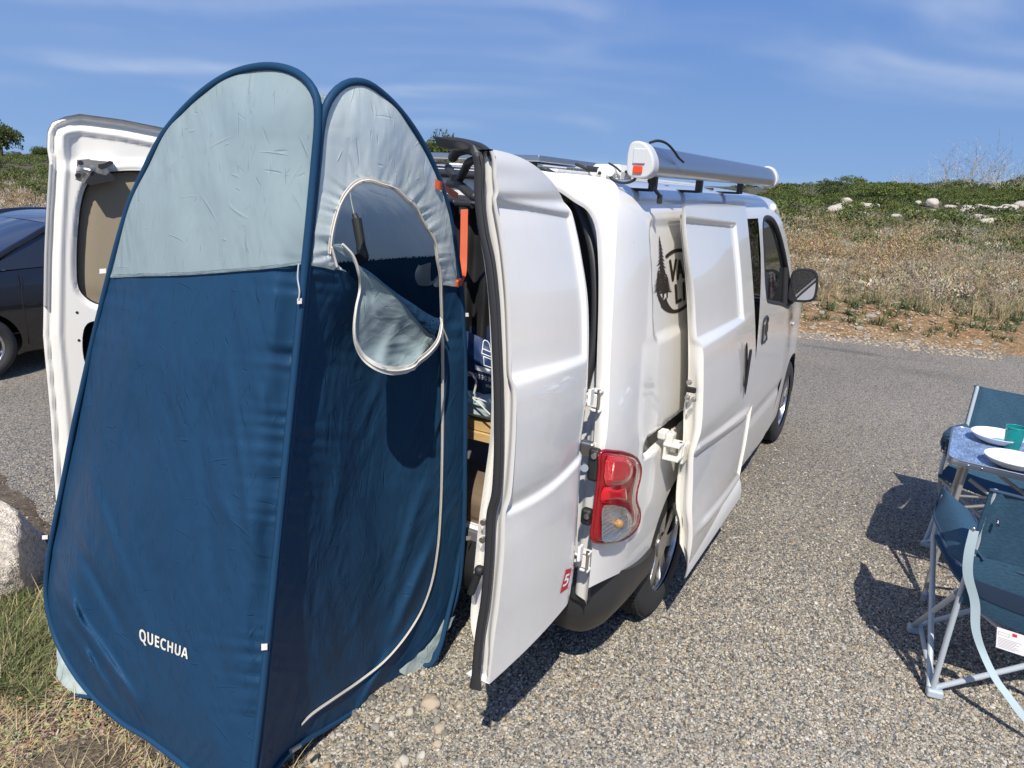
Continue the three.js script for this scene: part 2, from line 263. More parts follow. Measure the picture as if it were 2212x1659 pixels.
// instanced scatter of one small shape
function scatter(name, geo, mat, list, label, category) {
  const m = new THREE.InstancedMesh(geo, mat, list.length); m.name = numbered(name); const d = new THREE.Object3D();
  list.forEach((o, k) => { d.position.set(o.x, o.y, o.z); d.rotation.set(o.rx ?? 0, o.ry ?? 0, o.rz ?? 0); if (Array.isArray(o.s)) d.scale.set(...o.s); else d.scale.setScalar(o.s); d.updateMatrix(); m.setMatrixAt(k, d.matrix); m.setColorAt(k, o.c); });
  m.userData = { kind: 'stuff', label, category }; scene.add(m); return m;
}
function pebble(seed, det = 0) { const g = mergeVertices(new THREE.IcosahedronGeometry(1, det).deleteAttribute('normal').deleteAttribute('uv')); const r = mulberry(seed), p = g.attributes.position; for (let k = 0; k < p.count; k++) { const s = .72 + .5 * r(); p.setXYZ(k, p.getX(k) * s, p.getY(k) * s * .72, p.getZ(k) * s * 1.0); } g.computeVertexNormals(); return g; }
{
  const r = mulberry(77);
  const lists = [[], [], [], []];
  const put = (x, z, s, y0 = 0) => { if (inPoly([x, z], vergeEdge)) { if (r() > .10) return; y0 += .03; } const c = stoneAt(r); lists[Math.floor(r() * 4)].push({ x, y: y0 + s * .22, z, s: [s * (.8 + r() * .5), s * (.65 + r() * .4), s * (.8 + r() * .5)], rx: r() * .7, ry: r() * 6.3, rz: r() * .7, c: lin(c[0] * .76, c[1] * .735, c[2] * .68) }); };
  // near the camera the stones stand free; beyond, the sheet's own relief carries on
  const N = 230000; for (let k = 0; k < N; k++) {
    const px = r() * FW, q = onY(px, 700 + Math.pow(r(), .62) * 1010); const d = Math.hypot(q.x - EYE.x, q.z - EYE.z);
    if (q.x < -3 || q.z < -4.6 || q.z > 2) continue; const keep = clamp(1.25 - d / 5.2, .06, 1); if (r() > keep) continue;
    put(q.x, q.z, .0030 + .0032 * r() + (r() < .03 ? .004 * r() : 0));
  }
  for (let k = 0; k < 60; k++) { const q = onY(620 + r() * 340, 1420 + r() * 240); put(q.x, q.z, .010 + r() * .010); }
  lists.forEach((l, k) => scatter('gravel_chips', pebble(100 + k), std(0xffffff, .85), l, 'loose grey and cream stone chips covering the lot', 'gravel'));
}
// a few stones one can pick out beside the tent
{
  const r = mulberry(31);
  for (const [px, py, s, l] of [[930, 1523, .034, 'flat tan stone lying beside the tent zip'], [993, 1527, .016, 'small cream stone near the open door'], [948, 1578, .021, 'rounded pale stone on the gravel below the tent'], [676, 1638, .018, 'yellowish pebble at the foot of the dark tent wall'], [945, 1610, .016, 'tan pebble on the gravel in front of the tent']]) {
    const q = onY(px, py), g = pebble(200 + Math.floor(px), 2); const p = g.attributes.position; for (let k = 0; k < p.count; k++) { const n = 1 + .18 * noise.noise(p.getX(k) * 2, p.getY(k) * 2, p.getZ(k) * 2 + px); p.setXYZ(k, p.getX(k) * n, p.getY(k) * n, p.getZ(k) * n); } g.computeVertexNormals();
    const m = mesh('stone', g, std(lin(.42, .35, .26), .9, { bumpMap: rep(dustBump, 2), bumpScale: .004 })); m.position.set(q.x, s * .3, q.z); m.scale.setScalar(s); m.rotation.y = r() * 6; tag(m, l, 'stone');
  }
}
// boulder at the edge of the lot
function rock(seed, det, cuts, flat) { // a block split along random planes, then weathered
  const g = mergeVertices(new THREE.IcosahedronGeometry(1, det).deleteAttribute('normal').deleteAttribute('uv')), p = g.attributes.position, uv = [], r = mulberry(Math.round(seed * 100)), P = [];
  for (let k = 0; k < cuts; k++) { const t = r() * 6.283, y = r() * 2 - 1, q = Math.sqrt(1 - y * y); P.push([V(q * Math.cos(t), y, q * Math.sin(t)), .62 + .36 * r()]); }
  for (let k = 0; k < p.count; k++) { const d = V(p.getX(k), p.getY(k), p.getZ(k)).normalize(); let m = 1.12, m2 = 1.12; for (const [n, h] of P) { const c = d.dot(n); if (c > .05) { const v = h / c; if (v < m) { m2 = m; m = v; } else if (v < m2) m2 = v; } } m = m - .03 * Math.exp(-(m2 - m) * 14); m *= 1 + .05 * fbm(d.x * 3 + seed, d.y * 3, d.z * 3, 3) + .035 * fbm(d.x * 11, d.y * 11 + seed, d.z * 11, 3); p.setXYZ(k, d.x * m, d.y * m * flat, d.z * m); uv.push(d.x * 1.5 + d.z * .7, d.y * 1.5 + d.z * .9); }
  g.setAttribute('uv', new THREE.Float32BufferAttribute(uv, 2)); g.computeVertexNormals(); return g; }
const limestone = (() => { const t = dataTex(512, (i, j) => { const n = fbm(i / 40, j / 40, 2.1, 5), m = fbm(i / 9, j / 9, 5.1, 3); const v = .80 + .36 * n + .2 * m; return [v, v * .955, v * .89]; }, true); return std(lin(1.06, 1.04, 1.0), .9, { map: t, bumpMap: t, bumpScale: .02 }); })();
{
  const m = mesh('boulder', rock(3.7, 40, 15, 1.0), limestone); m.scale.set(.33, .37, .38); m.position.set(-1.70, .15, .72); m.rotation.set(.2, 2.3, .1);
  tag(m, 'rough pale limestone boulder on the earth verge beside the tent', 'boulder');
}
// ================================================================ plants
const plantMat = (rough = .8) => std(0xffffff, rough, { vertexColors: true });
const leafMat = phys(0xffffff, .65, { vertexColors: true, transmission: .22, thickness: 0, ior: 1.35 });
const dryMat = plantMat(.9);
function quadsGeo(list) { // {p, a (long half), b (wide half), c colour}
  const pos = [], col = [], idx = []; for (const q of list) { const k = pos.length / 3; for (const [s, t] of [[-1, 0], [0, -1], [1, 0], [0, 1]]) { pos.push(q.p.x + q.a.x * s + q.b.x * t, q.p.y + q.a.y * s + q.b.y * t, q.p.z + q.a.z * s + q.b.z * t); col.push(...q.c); } idx.push(k, k + 1, k + 2, k, k + 2, k + 3); }
  const g = new THREE.BufferGeometry(); g.setAttribute('position', new THREE.Float32BufferAttribute(pos, 3)); g.setAttribute('color', new THREE.Float32BufferAttribute(col, 3)); g.setIndex(idx); g.computeVertexNormals(); return g;
}
const rdir = r => { const t = r() * 6.283, y = r() * 2 - 1, s = Math.sqrt(1 - y * y); return V(s * Math.cos(t), y, s * Math.sin(t)); };
function leafDome(seed, n, lumps, len, wid, cols, upward = .3, hgt = .8) {
  const r = mulberry(seed), L = []; for (let k = 0; k < lumps; k++) { const t = r() * 6.283, d = Math.sqrt(r()) * .72; L.push([V(Math.cos(t) * d, hgt * (.15 + .55 * r() * (1 - d * .6)), Math.sin(t) * d), .20 + .22 * r(), .8 + r() * .45]); }
  const q = []; for (let k = 0; k < n; k++) { const [c, R, tone] = L[Math.floor(r() * lumps)], d = rdir(r); if (d.y < -.3) d.y *= -.6; const rr = R * (.55 + .5 * Math.cbrt(r())); const p = c.clone().addScaledVector(d, rr); if (p.y < 0) p.y = r() * .05; const a = rdir(r).multiplyScalar(.6).addScaledVector(d, .7); a.y += upward; a.normalize().multiplyScalar(len * (.6 + .7 * r())); const b = a.clone().cross(rdir(r)).normalize().multiplyScalar(wid * (.6 + .7 * r())); const cc = cols[Math.floor(r() * cols.length)]; q.push({ p, a, b, c: cc.map(v => v * tone * (.8 + .4 * r())) }); }
  return quadsGeo(q);
}
function twigBush(seed, stems, H, spread, w, cols, leaf = 0, leafCols = cols) {
  const r = mulberry(seed), q = []; const grow = (p, d, len, wd, lev, c) => { const n = lev === 0 ? 5 : 3; let cur = p.clone(); for (let k = 0; k < n; k++) { d.addScaledVector(rdir(r), .22).normalize(); const nx = cur.clone().addScaledVector(d, len / n), ww = wd * (1 - .7 * k / n), side = d.clone().cross(rdir(r)).normalize(); q.push({ p: cur.clone().add(nx).multiplyScalar(.5), a: nx.clone().sub(cur).multiplyScalar(.58), b: side.multiplyScalar(ww), c: c.map(v => v * (.75 + .5 * r())) }); if (lev < 2 && k > 0 && r() < .85) grow(nx, d.clone().addScaledVector(rdir(r), .75).normalize(), len * (.35 + .25 * r()), wd * .6, lev + 1, c); cur = nx; }
    if (leaf) for (let k = 0; k < leaf; k++) { const a = rdir(r).multiplyScalar(.014 + .02 * r()); q.push({ p: cur.clone().addScaledVector(rdir(r), .03), a, b: a.clone().cross(rdir(r)).multiplyScalar(.6), c: leafCols[Math.floor(r() * leafCols.length)].map(v => v * (.7 + .6 * r())) }); } };
  for (let k = 0; k < stems; k++) { const t = r() * 6.283, e = r() * spread; grow(V(Math.cos(t) * .06 * r(), 0, Math.sin(t) * .06 * r()), V(Math.cos(t) * e, 1, Math.sin(t) * e).normalize(), H * (.6 + .5 * r()), w, 0, cols[Math.floor(r() * cols.length)]); }
  return quadsGeo(q);
}
function tuft(seed, n, H, spread, w, cols) { const r = mulberry(seed), pos = [], col = [], idx = []; for (let k = 0; k < n; k++) { const t = r() * 6.283, e = spread * r(), d = V(Math.cos(t) * e, 1, Math.sin(t) * e).normalize(), s = V(-Math.sin(t), 0, Math.cos(t)), h = H * (.5 + .6 * r()), o = V(Math.cos(t + 1) * .04 * r(), 0, Math.sin(t + 1) * .04 * r()), c = cols[Math.floor(r() * cols.length)], b = pos.length / 3; for (let m = 0; m <= 3; m++) { const f = m / 3, p = o.clone().addScaledVector(d, h * f); p.addScaledVector(V(Math.cos(t), 0, Math.sin(t)), e * h * .5 * f * f); p.y -= h * .22 * e * f * f; const ww = w * (1 - f * .9); pos.push(p.x - s.x * ww, p.y, p.z - s.z * ww, p.x + s.x * ww, p.y, p.z + s.z * ww); const k2 = .7 + .5 * f; col.push(...c.map(v => v), ...c.map(v => v * 1.0)); } for (let m = 0; m < 3; m++) { const a = b + m * 2; idx.push(a, a + 1, a + 3, a, a + 3, a + 2); } }
  const g = new THREE.BufferGeometry(); g.setAttribute('position', new THREE.Float32BufferAttribute(pos, 3)); g.setAttribute('color', new THREE.Float32BufferAttribute(col, 3)); g.setIndex(idx); g.computeVertexNormals(); return g; }
const GREENS = [[.15, .19, .035], [.11, .15, .03], [.19, .225, .045], [.085, .12, .028], [.16, .175, .05]], DARKGREENS = [[.065, .09, .026], [.085, .11, .032], [.05, .07, .022]], BROWNS = [[.44, .345, .19], [.36, .285, .165], [.53, .43, .25], [.27, .215, .135]], GREYS = [[.42, .385, .315], [.50, .46, .38], [.33, .30, .24]], STRAWS = [[.44, .35, .19], [.36, .28, .15], [.50, .42, .25]];
const shrubG = [0, 1, 2, 3].map(k => leafDome(300 + k, 1100, 11, .055, .026, GREENS, .35, .85)), darkG = [0, 1].map(k => leafDome(320 + k, 1100, 11, .055, .026, DARKGREENS, .3, .9));
const dryDome = [0, 1, 2].map(k => leafDome(360 + k, 1500, 17, .030, .012, [[.40, .27, .13], [.32, .215, .11], [.48, .35, .19], [.26, .18, .10]], .5, .95));
const dryG = [0, 1, 2].map(k => twigBush(340 + k, 26, 1.0, .9, .010, BROWNS, 3, [[.40, .27, .12], [.32, .21, .10], [.48, .34, .17]])), greyG = [0, 1].map(k => twigBush(350 + k, 22, .9, 1.3, .010, GREYS));
const seen = (px, s) => { // point on the hillside in the direction of a picture column, s metres beyond the lot
  const d = ray(px, 430); d.y = 0; d.normalize(); const over = t => outside(EYE.x + d.x * t, EYE.z + d.z * t) > s; let t = 3; for (; t < 160; t += 1.5) if (over(t)) break; for (let a = t - 1.5, k = 0; k < 6; k++) { const m = (a + t) / 2; if (over(m)) t = m; else a = m; } const x = EYE.x + d.x * t, z = EYE.z + d.z * t; return V(x, groundY(x, z), z); };
const rp = mulberry(909);
function plantAt(name, geo, part, mat, pos, scale, label, category, group) { const o = thing(name, label, category, [pos.x, pos.y - .03, pos.z], rp() * 6.28, group); const m = mesh(part, geo, mat, o); m.scale.set(...scale); return o; }
const COLS = () => { const q = rp(); return q < .62 ? 1660 + rp() * 620 : q < .74 ? -60 + rp() * 330 : 260 + rp() * 1420; };
const stony = (px, s) => s > 14 && s < 19 && noise.noise(px * .02, s * .9, 4.4) > -.25 && ((px > 1960 && px < 2260) || (px > 1770 && px < 1930));
// green garrigue shrubs on the upper slope
let darkCount = 0; for (let k = 0; k < 400; k++) { const s = 6 + 28 * Math.pow(rp(), 1.35), px = COLS(); if (stony(px, s) && rp() < .85) continue; const p = seen(px, s), w = .24 + .5 * rp() * rp() + (s > 27 ? .12 * rp() : 0), dark = rp() < .27; plantAt('green_shrub', dark ? darkG[k % 2] : shrubG[k % 4], 'foliage', leafMat, p, [w * (.9 + .5 * rp()), w * (.5 + .5 * rp()), w * (.9 + .5 * rp())], dark ? 'dark green low shrub on the upper slope of the hillside' : 'bright green low shrub on the upper slope of the hillside', 'shrub', dark ? 'dark shrubs of the hillside' : 'green shrubs of the hillside'); }
for (let k = 0; k < 46; k++) { const s = 8 + 24 * rp(), px = COLS(); if (stony(px, s)) continue; const p = seen(px, s), w = .55 + .45 * rp(); plantAt('round_shrub', k % 3 ? shrubG[k % 4] : darkG[k % 2], 'foliage', leafMat, p, [w * 1.1, w * (.62 + .25 * rp()), w * 1.1], 'large rounded green shrub rising above the low cover of the hillside', 'shrub', 'large shrubs of the hillside'); }
// dry brown brush lower down
for (let k = 0; k < 92; k++) { const s = 3 + 7 * Math.pow(rp(), .9), p = seen(k < 66 ? 1690 + rp() * 560 : k < 76 ? -40 + rp() * 200 : 200 + rp() * 1450, s), w = .28 + .5 * rp() * rp(); plantAt('dry_bush', k % 2 ? dryDome[k % 3] : dryG[k % 3], 'branches', dryMat, p, [w * 1.15, w * (.5 + .45 * rp()), w * 1.15], 'brown dried brush on the lower slope above the earth bank', 'bush', 'dried brush of the lower slope'); }
for (const [px, s, w] of [[1985, 5.4, .95], [1900, 5.0, .7], [1790, 5.2, .85], [1740, 4.6, .85]]) { const p = seen(px, s); const o = plantAt('dry_bush', dryDome[Math.round(px) % 3], 'branches', dryMat, p, [w, w * .8, w], 'large rounded brown dried bush standing out on the lower slope', 'bush', 'large dried bushes'); mesh('twigs', dryG[1], dryMat, o).scale.set(w * .75, w * .7, w * .75); }
for (let k = 0; k < 48; k++) { const p = seen(1680 + rp() * 560, 2.4 + 12 * rp()), w = .4 + .4 * rp(); plantAt('grey_bush', greyG[k % 2], 'branches', dryMat, p, [w * 1.4, w * .5, w * 1.4], 'grey leafless brush lying low on the hillside', 'bush', 'grey brush of the hillside'); }
// bare shrubs against the sky
for (const [px, s, w] of [[2085, 31, 2.6], [2045, 31.5, 2.2], [2135, 31, 2.0], [1940, 32, 1.0], [1965, 32, .9], [2110, 27, 1.6], [2160, 26, 1.6], [2195, 27, 1.5], [2010, 26, 1.2], [1755, 20, .9]]) { const p = seen(px, s); plantAt('bare_shrub', greyG[Math.round(px) % 2], 'branches', dryMat, p, [w * .8, w * .75, w * .8], 'leafless grey shrub rising near the crest of the hill', 'shrub', 'leafless shrubs near the crest'); }
{ const p = seen(2163, 4.1); plantAt('young_pine', leafDome(371, 1700, 16, .055, .007, [[.17, .22, .025], [.21, .26, .035], [.12, .17, .02]], .9, 1.0), 'foliage', leafMat, p, [.40, .36, .40], 'bright yellow green young pine among the dry brush', 'shrub'); }
{ const p = seen(2160, 2.9); plantAt('straw_tuft', tuft(372, 160, .5, .7, .006, STRAWS), 'blades', dryMat, p, [.9, .8, .9], 'pale straw tuft below the young pine', 'grass'); }
// white rocks
for (let k = 0; k < 72; k++) { const cl = k % 12, cx = [2010, 2050, 2095, 2120, 2150, 2190, 2215, 1800, 1845, 1880, 1900, 1740][cl], cs = [16.2, 17, 16.4, 17.4, 16.4, 16, 17, 16.6, 17.2, 16, 15.4, 14][cl]; const far = k > 63; const px = far ? 1700 + rp() * 520 : cx + (rp() - .5) * 60, s = far ? 9 + 6 * rp() : cs + (rp() - .5) * 4.2, p = seen(px, s), w = .08 + .20 * rp() * rp(); const m = mesh('white_rock', rockLow(k), limestone); m.position.set(p.x, p.y + w * .45, p.z); m.scale.set(w * 1.7, w * .9, w * 1.2); m.rotation.y = rp() * 6; tag(m, 'bare white limestone rock showing between the shrubs of the hillside', 'rock', 'white rocks of the hillside'); }
function rockLow(k) { rockLow.c ??= [0, 1, 2, 3].map(i => rock(11.3 + i * 5, 5, 11, .9)); return rockLow.c[k % 4]; }
for (let k = 0; k < 40; k++) { const p = seen(1690 + rp() * 540, .1 + 2.0 * rp()), w = .022 + .05 * rp() * rp(); const m = mesh('bank_stone', rockLow(k), limestone); m.position.set(p.x, p.y + w * .2, p.z); m.scale.set(w * 1.4, w * .8, w); m.rotation.y = rp() * 6; tag(m, 'pale stone lying loose on the earth bank', 'stone', 'stones of the earth bank'); }
// ground litter, dry grass, weeds: uncountable
{
  const g1 = tuft(401, 26, .22, 3.2, .006, [...GREYS, ...GREYS, ...STRAWS]), g2 = tuft(402, 22, .42, .7, .005, STRAWS), g3 = tuft(403, 20, .14, 1.3, .012, [[.09, .12, .04], [.12, .16, .05], [.16, .19, .09]]), g4 = leafDome(404, 360, 7, .075, .035, [...GREENS, ...DARKGREENS], .2, .6), g5 = twigBush(405, 8, .5, 1.6, .006, [...GREYS, ...BROWNS]);
  const mk = (n, fs, size, cols) => { const l = []; for (let k = 0; k < n; k++) { const q = rp(), px = q < .7 ? 1655 + rp() * 620 : q < .82 ? -60 + rp() * 350 : 260 + rp() * 1420, dS = fs(), p = seen(px, dS), s = size * (.6 + .8 * rp()); if (stony(px, dS) && rp() < .8) continue; l.push({ x: p.x, y: p.y - .02, z: p.z, s: [s, s * (.7 + .5 * rp()), s], ry: rp() * 6.28, c: new THREE.Color().setScalar(.75 + .5 * rp()) }); } return l; };
  scatter('dry_litter', g1, dryMat, mk(2600, () => 1.9 + 9 * Math.pow(rp(), .9), .65), 'grey brown dead stalks matted over the lower slope', 'grass');
  scatter('dry_twigs', g5, dryMat, mk(1100, () => 1.7 + 9 * rp(), .75), 'fallen dry twigs on the lower slope', 'grass');
  scatter('dry_grass', g2, dryMat, mk(420, () => 1.3 + 7 * rp() * rp(), .6), 'straw coloured dry grass along the top of the bank', 'grass');
  scatter('weeds', g3, leafMat, mk(420, () => .5 + 2.2 * rp(), .9), 'small green weeds on the earth bank', 'grass');
  scatter('ground_cover', g4, leafMat, mk(1900, () => 7 + 27 * Math.pow(rp(), 1.35), .38), 'green ground cover between the shrubs of the upper slope', 'plants');
  scatter('dry_cover', leafDome(406, 360, 7, .070, .028, [...BROWNS, ...GREYS], .4, .8), dryMat, mk(1000, () => 2.6 + 9 * rp(), .32), 'small tufts of brown dried cover on the slope', 'plants');
}
{
  const l = []; for (let k = 0; k < 3600; k++) { const q = rp(), px = q < .75 ? 1690 + rp() * 560 : -60 + rp() * 260, p = seen(px, -.5 + 2.9 * Math.pow(rp(), 1.2)), s = .008 + .022 * rp() * rp(); const t = .7 + .5 * rp(); l.push({ x: p.x, y: Math.max(p.y, 0) + s * .2, z: p.z, s: [s * 1.3, s * .8, s], ry: rp() * 6, c: lin(.42 * t, .34 * t, .235 * t) }); }
  scatter('bank_grit', pebble(140), std(0xffffff, .9), l, 'small pale stones strewn over the earth bank', 'gravel');
}
// trees on the far left slope
function tree(pos, H, seed, label) {
  const o = thing('tree', label, 'tree', [pos.x, pos.y - .05, pos.z], 1.1);
  const r = mulberry(seed), parts = [tube([V(0, 0, 0), V(.05, H * .25, .03), V(-.04, H * .5, .05)], H * .035, 10, 7)];
  for (let k = 0; k < 9; k++) { const t = r() * 6.28, y = H * (.15 + .35 * r()); parts.push(tube([V(0, y, 0), V(Math.cos(t) * H * .15, y + H * .15, Math.sin(t) * H * .15), V(Math.cos(t) * H * .3, y + H * .35 * r() + .1, Math.sin(t) * H * .3)], H * .012, 8, 5)); }
  mesh('trunk', parts, std(lin(.10, .075, .055), .9), o);
  const c = mesh('crown', leafDome(seed, 5200, 26, .05, .024, [...GREENS.slice(0, 2), ...DARKGREENS, [.14, .14, .035]], .3, 1.25), leafMat, o); c.scale.set(H * .52, H * .62, H * .52); c.position.y = H * .16; return o;
}
tree(seen(14, 27), 2.1, 501, 'round evergreen tree at the top of the slope behind the black car');
tree(seen(101, 30), 1.0, 502, 'small dark tree on the crest beside the open door');
tree(seen(944, 31), 3.3, 503, 'olive green tree just showing over the van roof');
// grass and straw of the verge
{
  const r = mulberry(66), blades = [], straws = [], bits = [];
  const bg = tuft(601, 9, .12, 1.1, .0026, [[.14, .18, .055], [.18, .21, .07], [.11, .14, .04], [.34, .29, .14], [.40, .33, .18]]), sg = tuft(602, 5, .09, 2.6, .0017, STRAWS);
  const inTent = (x, z) => inPoly([x, z], [[.17, .86], [-.69, .78], [-.6, .0], [.26, .0]]);
  for (let k = 0; k < 60000; k++) {
    const px = -60 + r() * 760, py = 1180 + r() * 560, q = onY(px, py, .03); if (!inPoly([q.x, q.z], vergeEdge) || inTent(q.x, q.z)) continue;
    const lush = fbm(q.x * 1.6 + 2, q.z * 1.6, 4.4, 3) * .8 + .6 * sstep(230, 20, px) * sstep(1640, 1480, py) - .15; const y = .03;
    if (r() < .10 * sstep(.08, .6, lush)) { const s = .5 + .8 * r(); blades.push({ x: q.x, y, z: q.z, s, ry: r() * 6.28, c: new THREE.Color().setScalar(.7 + .6 * r()) }); }
    else if (r() < .028) straws.push({ x: q.x, y: y + .005, z: q.z, s: .4 + .7 * r(), ry: r() * 6.28, c: new THREE.Color().setScalar(.7 + .6 * r()) });
    else if (r() < .26) bits.push({ x: q.x, y: y + .012, z: q.z, s: [.012 + .045 * r() * r(), .0022, .0016 + .0035 * r()], ry: r() * 6.28, rz: (r() - .5) * .5, c: lin(...[...STRAWS, [.20, .14, .09], [.13, .09, .06]][Math.floor(r() * 5)].map(v => v * (.6 + .6 * r()))) });
  }
  scatter('verge_grass', bg, leafMat, blades, 'green grass blades on the verge beside the boulder', 'grass');
  scatter('verge_straw', sg, dryMat, straws, 'dry straw standing in the grass of the verge', 'grass');
  scatter('straw_litter', new THREE.BoxGeometry(1, 1, 1), std(0xffffff, .9), bits, 'broken straw lying on the earth in front of the tent', 'straw');
}
// ================================================================ the white van
const van = thing('van', 'white panel van with its rear and side doors standing open', 'van');
const bodyHalf = table1([[.2, .850], [.4, .860], [.6, .862], [.84, .856], [1.05, .846], [1.25, .829], [1.45, .804], [1.58, .782], [1.66, .764], [1.71, .742], [1.745, .708], [1.77, .655], [1.79, .56], [1.805, .36], [1.815, 0]]);
const zRear = table1([[.2, -.03], [.47, -.035], [1.0, -.06], [1.25, -.09], [1.45, -.12], [1.64, -.16], [1.75, -.2], [1.82, -.24]]);
const rrect = (x, y, cx, cy, hx, hy, r) => { const a = Math.abs(x - cx) - hx + r, b = Math.abs(y - cy) - hy + r; return Math.hypot(Math.max(a, 0), Math.max(b, 0)) + Math.min(Math.max(a, b), 0) - r; };
const frontTaper = z => z < -3.0 ? .02 * sstep(-3, -3.5, z) + .30 * Math.pow(clamp((-3.6 - z) / .85, 0, 1), 2.4) : 0;
function sideX(y, z) { const t = clamp((z - zRear(y) + .30) / .30, 0, 1); return bodyHalf(Math.min(y, 1.815)) - .030 * t * t * t - frontTaper(z); }
const AX_R = -.885, AX_F = -3.60, ARCH = .352, AXY = .31;
const quarterBottom = z => { const d = z - AX_R, a = Math.abs(d) < ARCH ? AXY + Math.sqrt(ARCH * ARCH - d * d) : 0; const low = z > AX_R ? lerp(.455, .535, sstep(-.5, -.05, z)) : .27; return Math.max(a, low); };
// roof outline across the van: t = 0 at y0 on the right side, 1 at the centre line
const crown = (() => { const L = []; for (let k = 0; k <= 60; k++) { const y = lerp(1.60, 1.815, 1 - Math.pow(1 - k / 60, 2)); L.push([bodyHalf(y), y]); } const P = L.map(p => V(p[0], p[1], 0)); return new THREE.CatmullRomCurve3(P); })();
{
  // right quarter panel and its part of the roof, one skin
  const z1 = -1.26;
  const recess = (y, z) => -.013 * sstep(.0, -.022, rrect(z, y, -.85, 1.462, .405, .205, .06)) - .028 * sstep(.002, -.012, rrect(z, y, -.95, .902, .565, .034, .03));
  const f = (u, v) => {
    if (v <= .62) { const zz0 = -.05, z0 = lerp(zz0, z1, u); let y = lerp(quarterBottom(z0), 1.60, v / .62); const z = lerp(zRear(y) - .004, z1, u); return V(sideX(y, z) + recess(y, z), y, z); }
    const p = crown.getPointAt((v - .62) / .38), z = lerp(zRear(Math.min(p.y, 1.8)) - .004, z1, u), t = clamp((z - zRear(p.y) + .30) / .30, 0, 1); return V(p.x - .030 * t * t * t * clamp(p.x / .7, 0, 1) + (p.y < 1.68 ? recess(p.y, z) : 0), p.y - .012 * t * t * t * sstep(1.7, 1.8, p.y), z);
  };
  mesh('quarter_panel', sheet(90, 150, f), M.paint, van);
  // roof over the side door and the cab, right half, then the whole left half with the left flank
  const cabDrop = z => .10 * Math.pow(clamp((-2.15 - z) / .55, 0, 1), 2.2);
  mesh('roof', [
    sheet(60, 50, (u, v) => { const p = crown.getPointAt(lerp(.06, 1, v)), z = lerp(z1 - .001, -2.72, u); return V(p.x - frontTaper(z), p.y - cabDrop(z) * sstep(.9, .2, p.x / .75 * .9), z); }),
    sheet(80, 50, (u, v) => { const p = crown.getPointAt(lerp(.06, 1, v)), z = lerp(zRear(Math.min(p.y, 1.8)) - .004, -2.72, u); return V(-p.x, p.y - cabDrop(z) * sstep(.9, .2, p.x / .75 * .9), z); })], M.paint, van);
  mesh('left_flank', sheet(60, 40, (u, v) => { const y = lerp(.27, 1.625, v), z = lerp(zRear(y), -4.3, u); return V(-sideX(y, z), y - (z < -3 ? 0 : 0), Math.max(z, -4.3 + .5 * (y - .9) * (y > .9 ? 2.2 : 0))); }), M.paint, van);
  // pressed ribs along the roof
  for (const x of [.42, .22, .02, -.18, -.38]) mesh('roof_rib', rbox(.05, .012, 1.7, x, 1.812 - .018 * x * x * 2, -1.25, .006), M.paint, van);
}
const grow = (pts, f) => pts.map(p => f(p[0], p[1]));
const byY = pts => { const s = [...pts].sort((a, b) => a.y - b.y), fx = table1(s.map(p => [p.y, p.x])), fz = table1(s.map(p => [p.y, p.z])); return y => V(fx(y), y, fz(y)); };
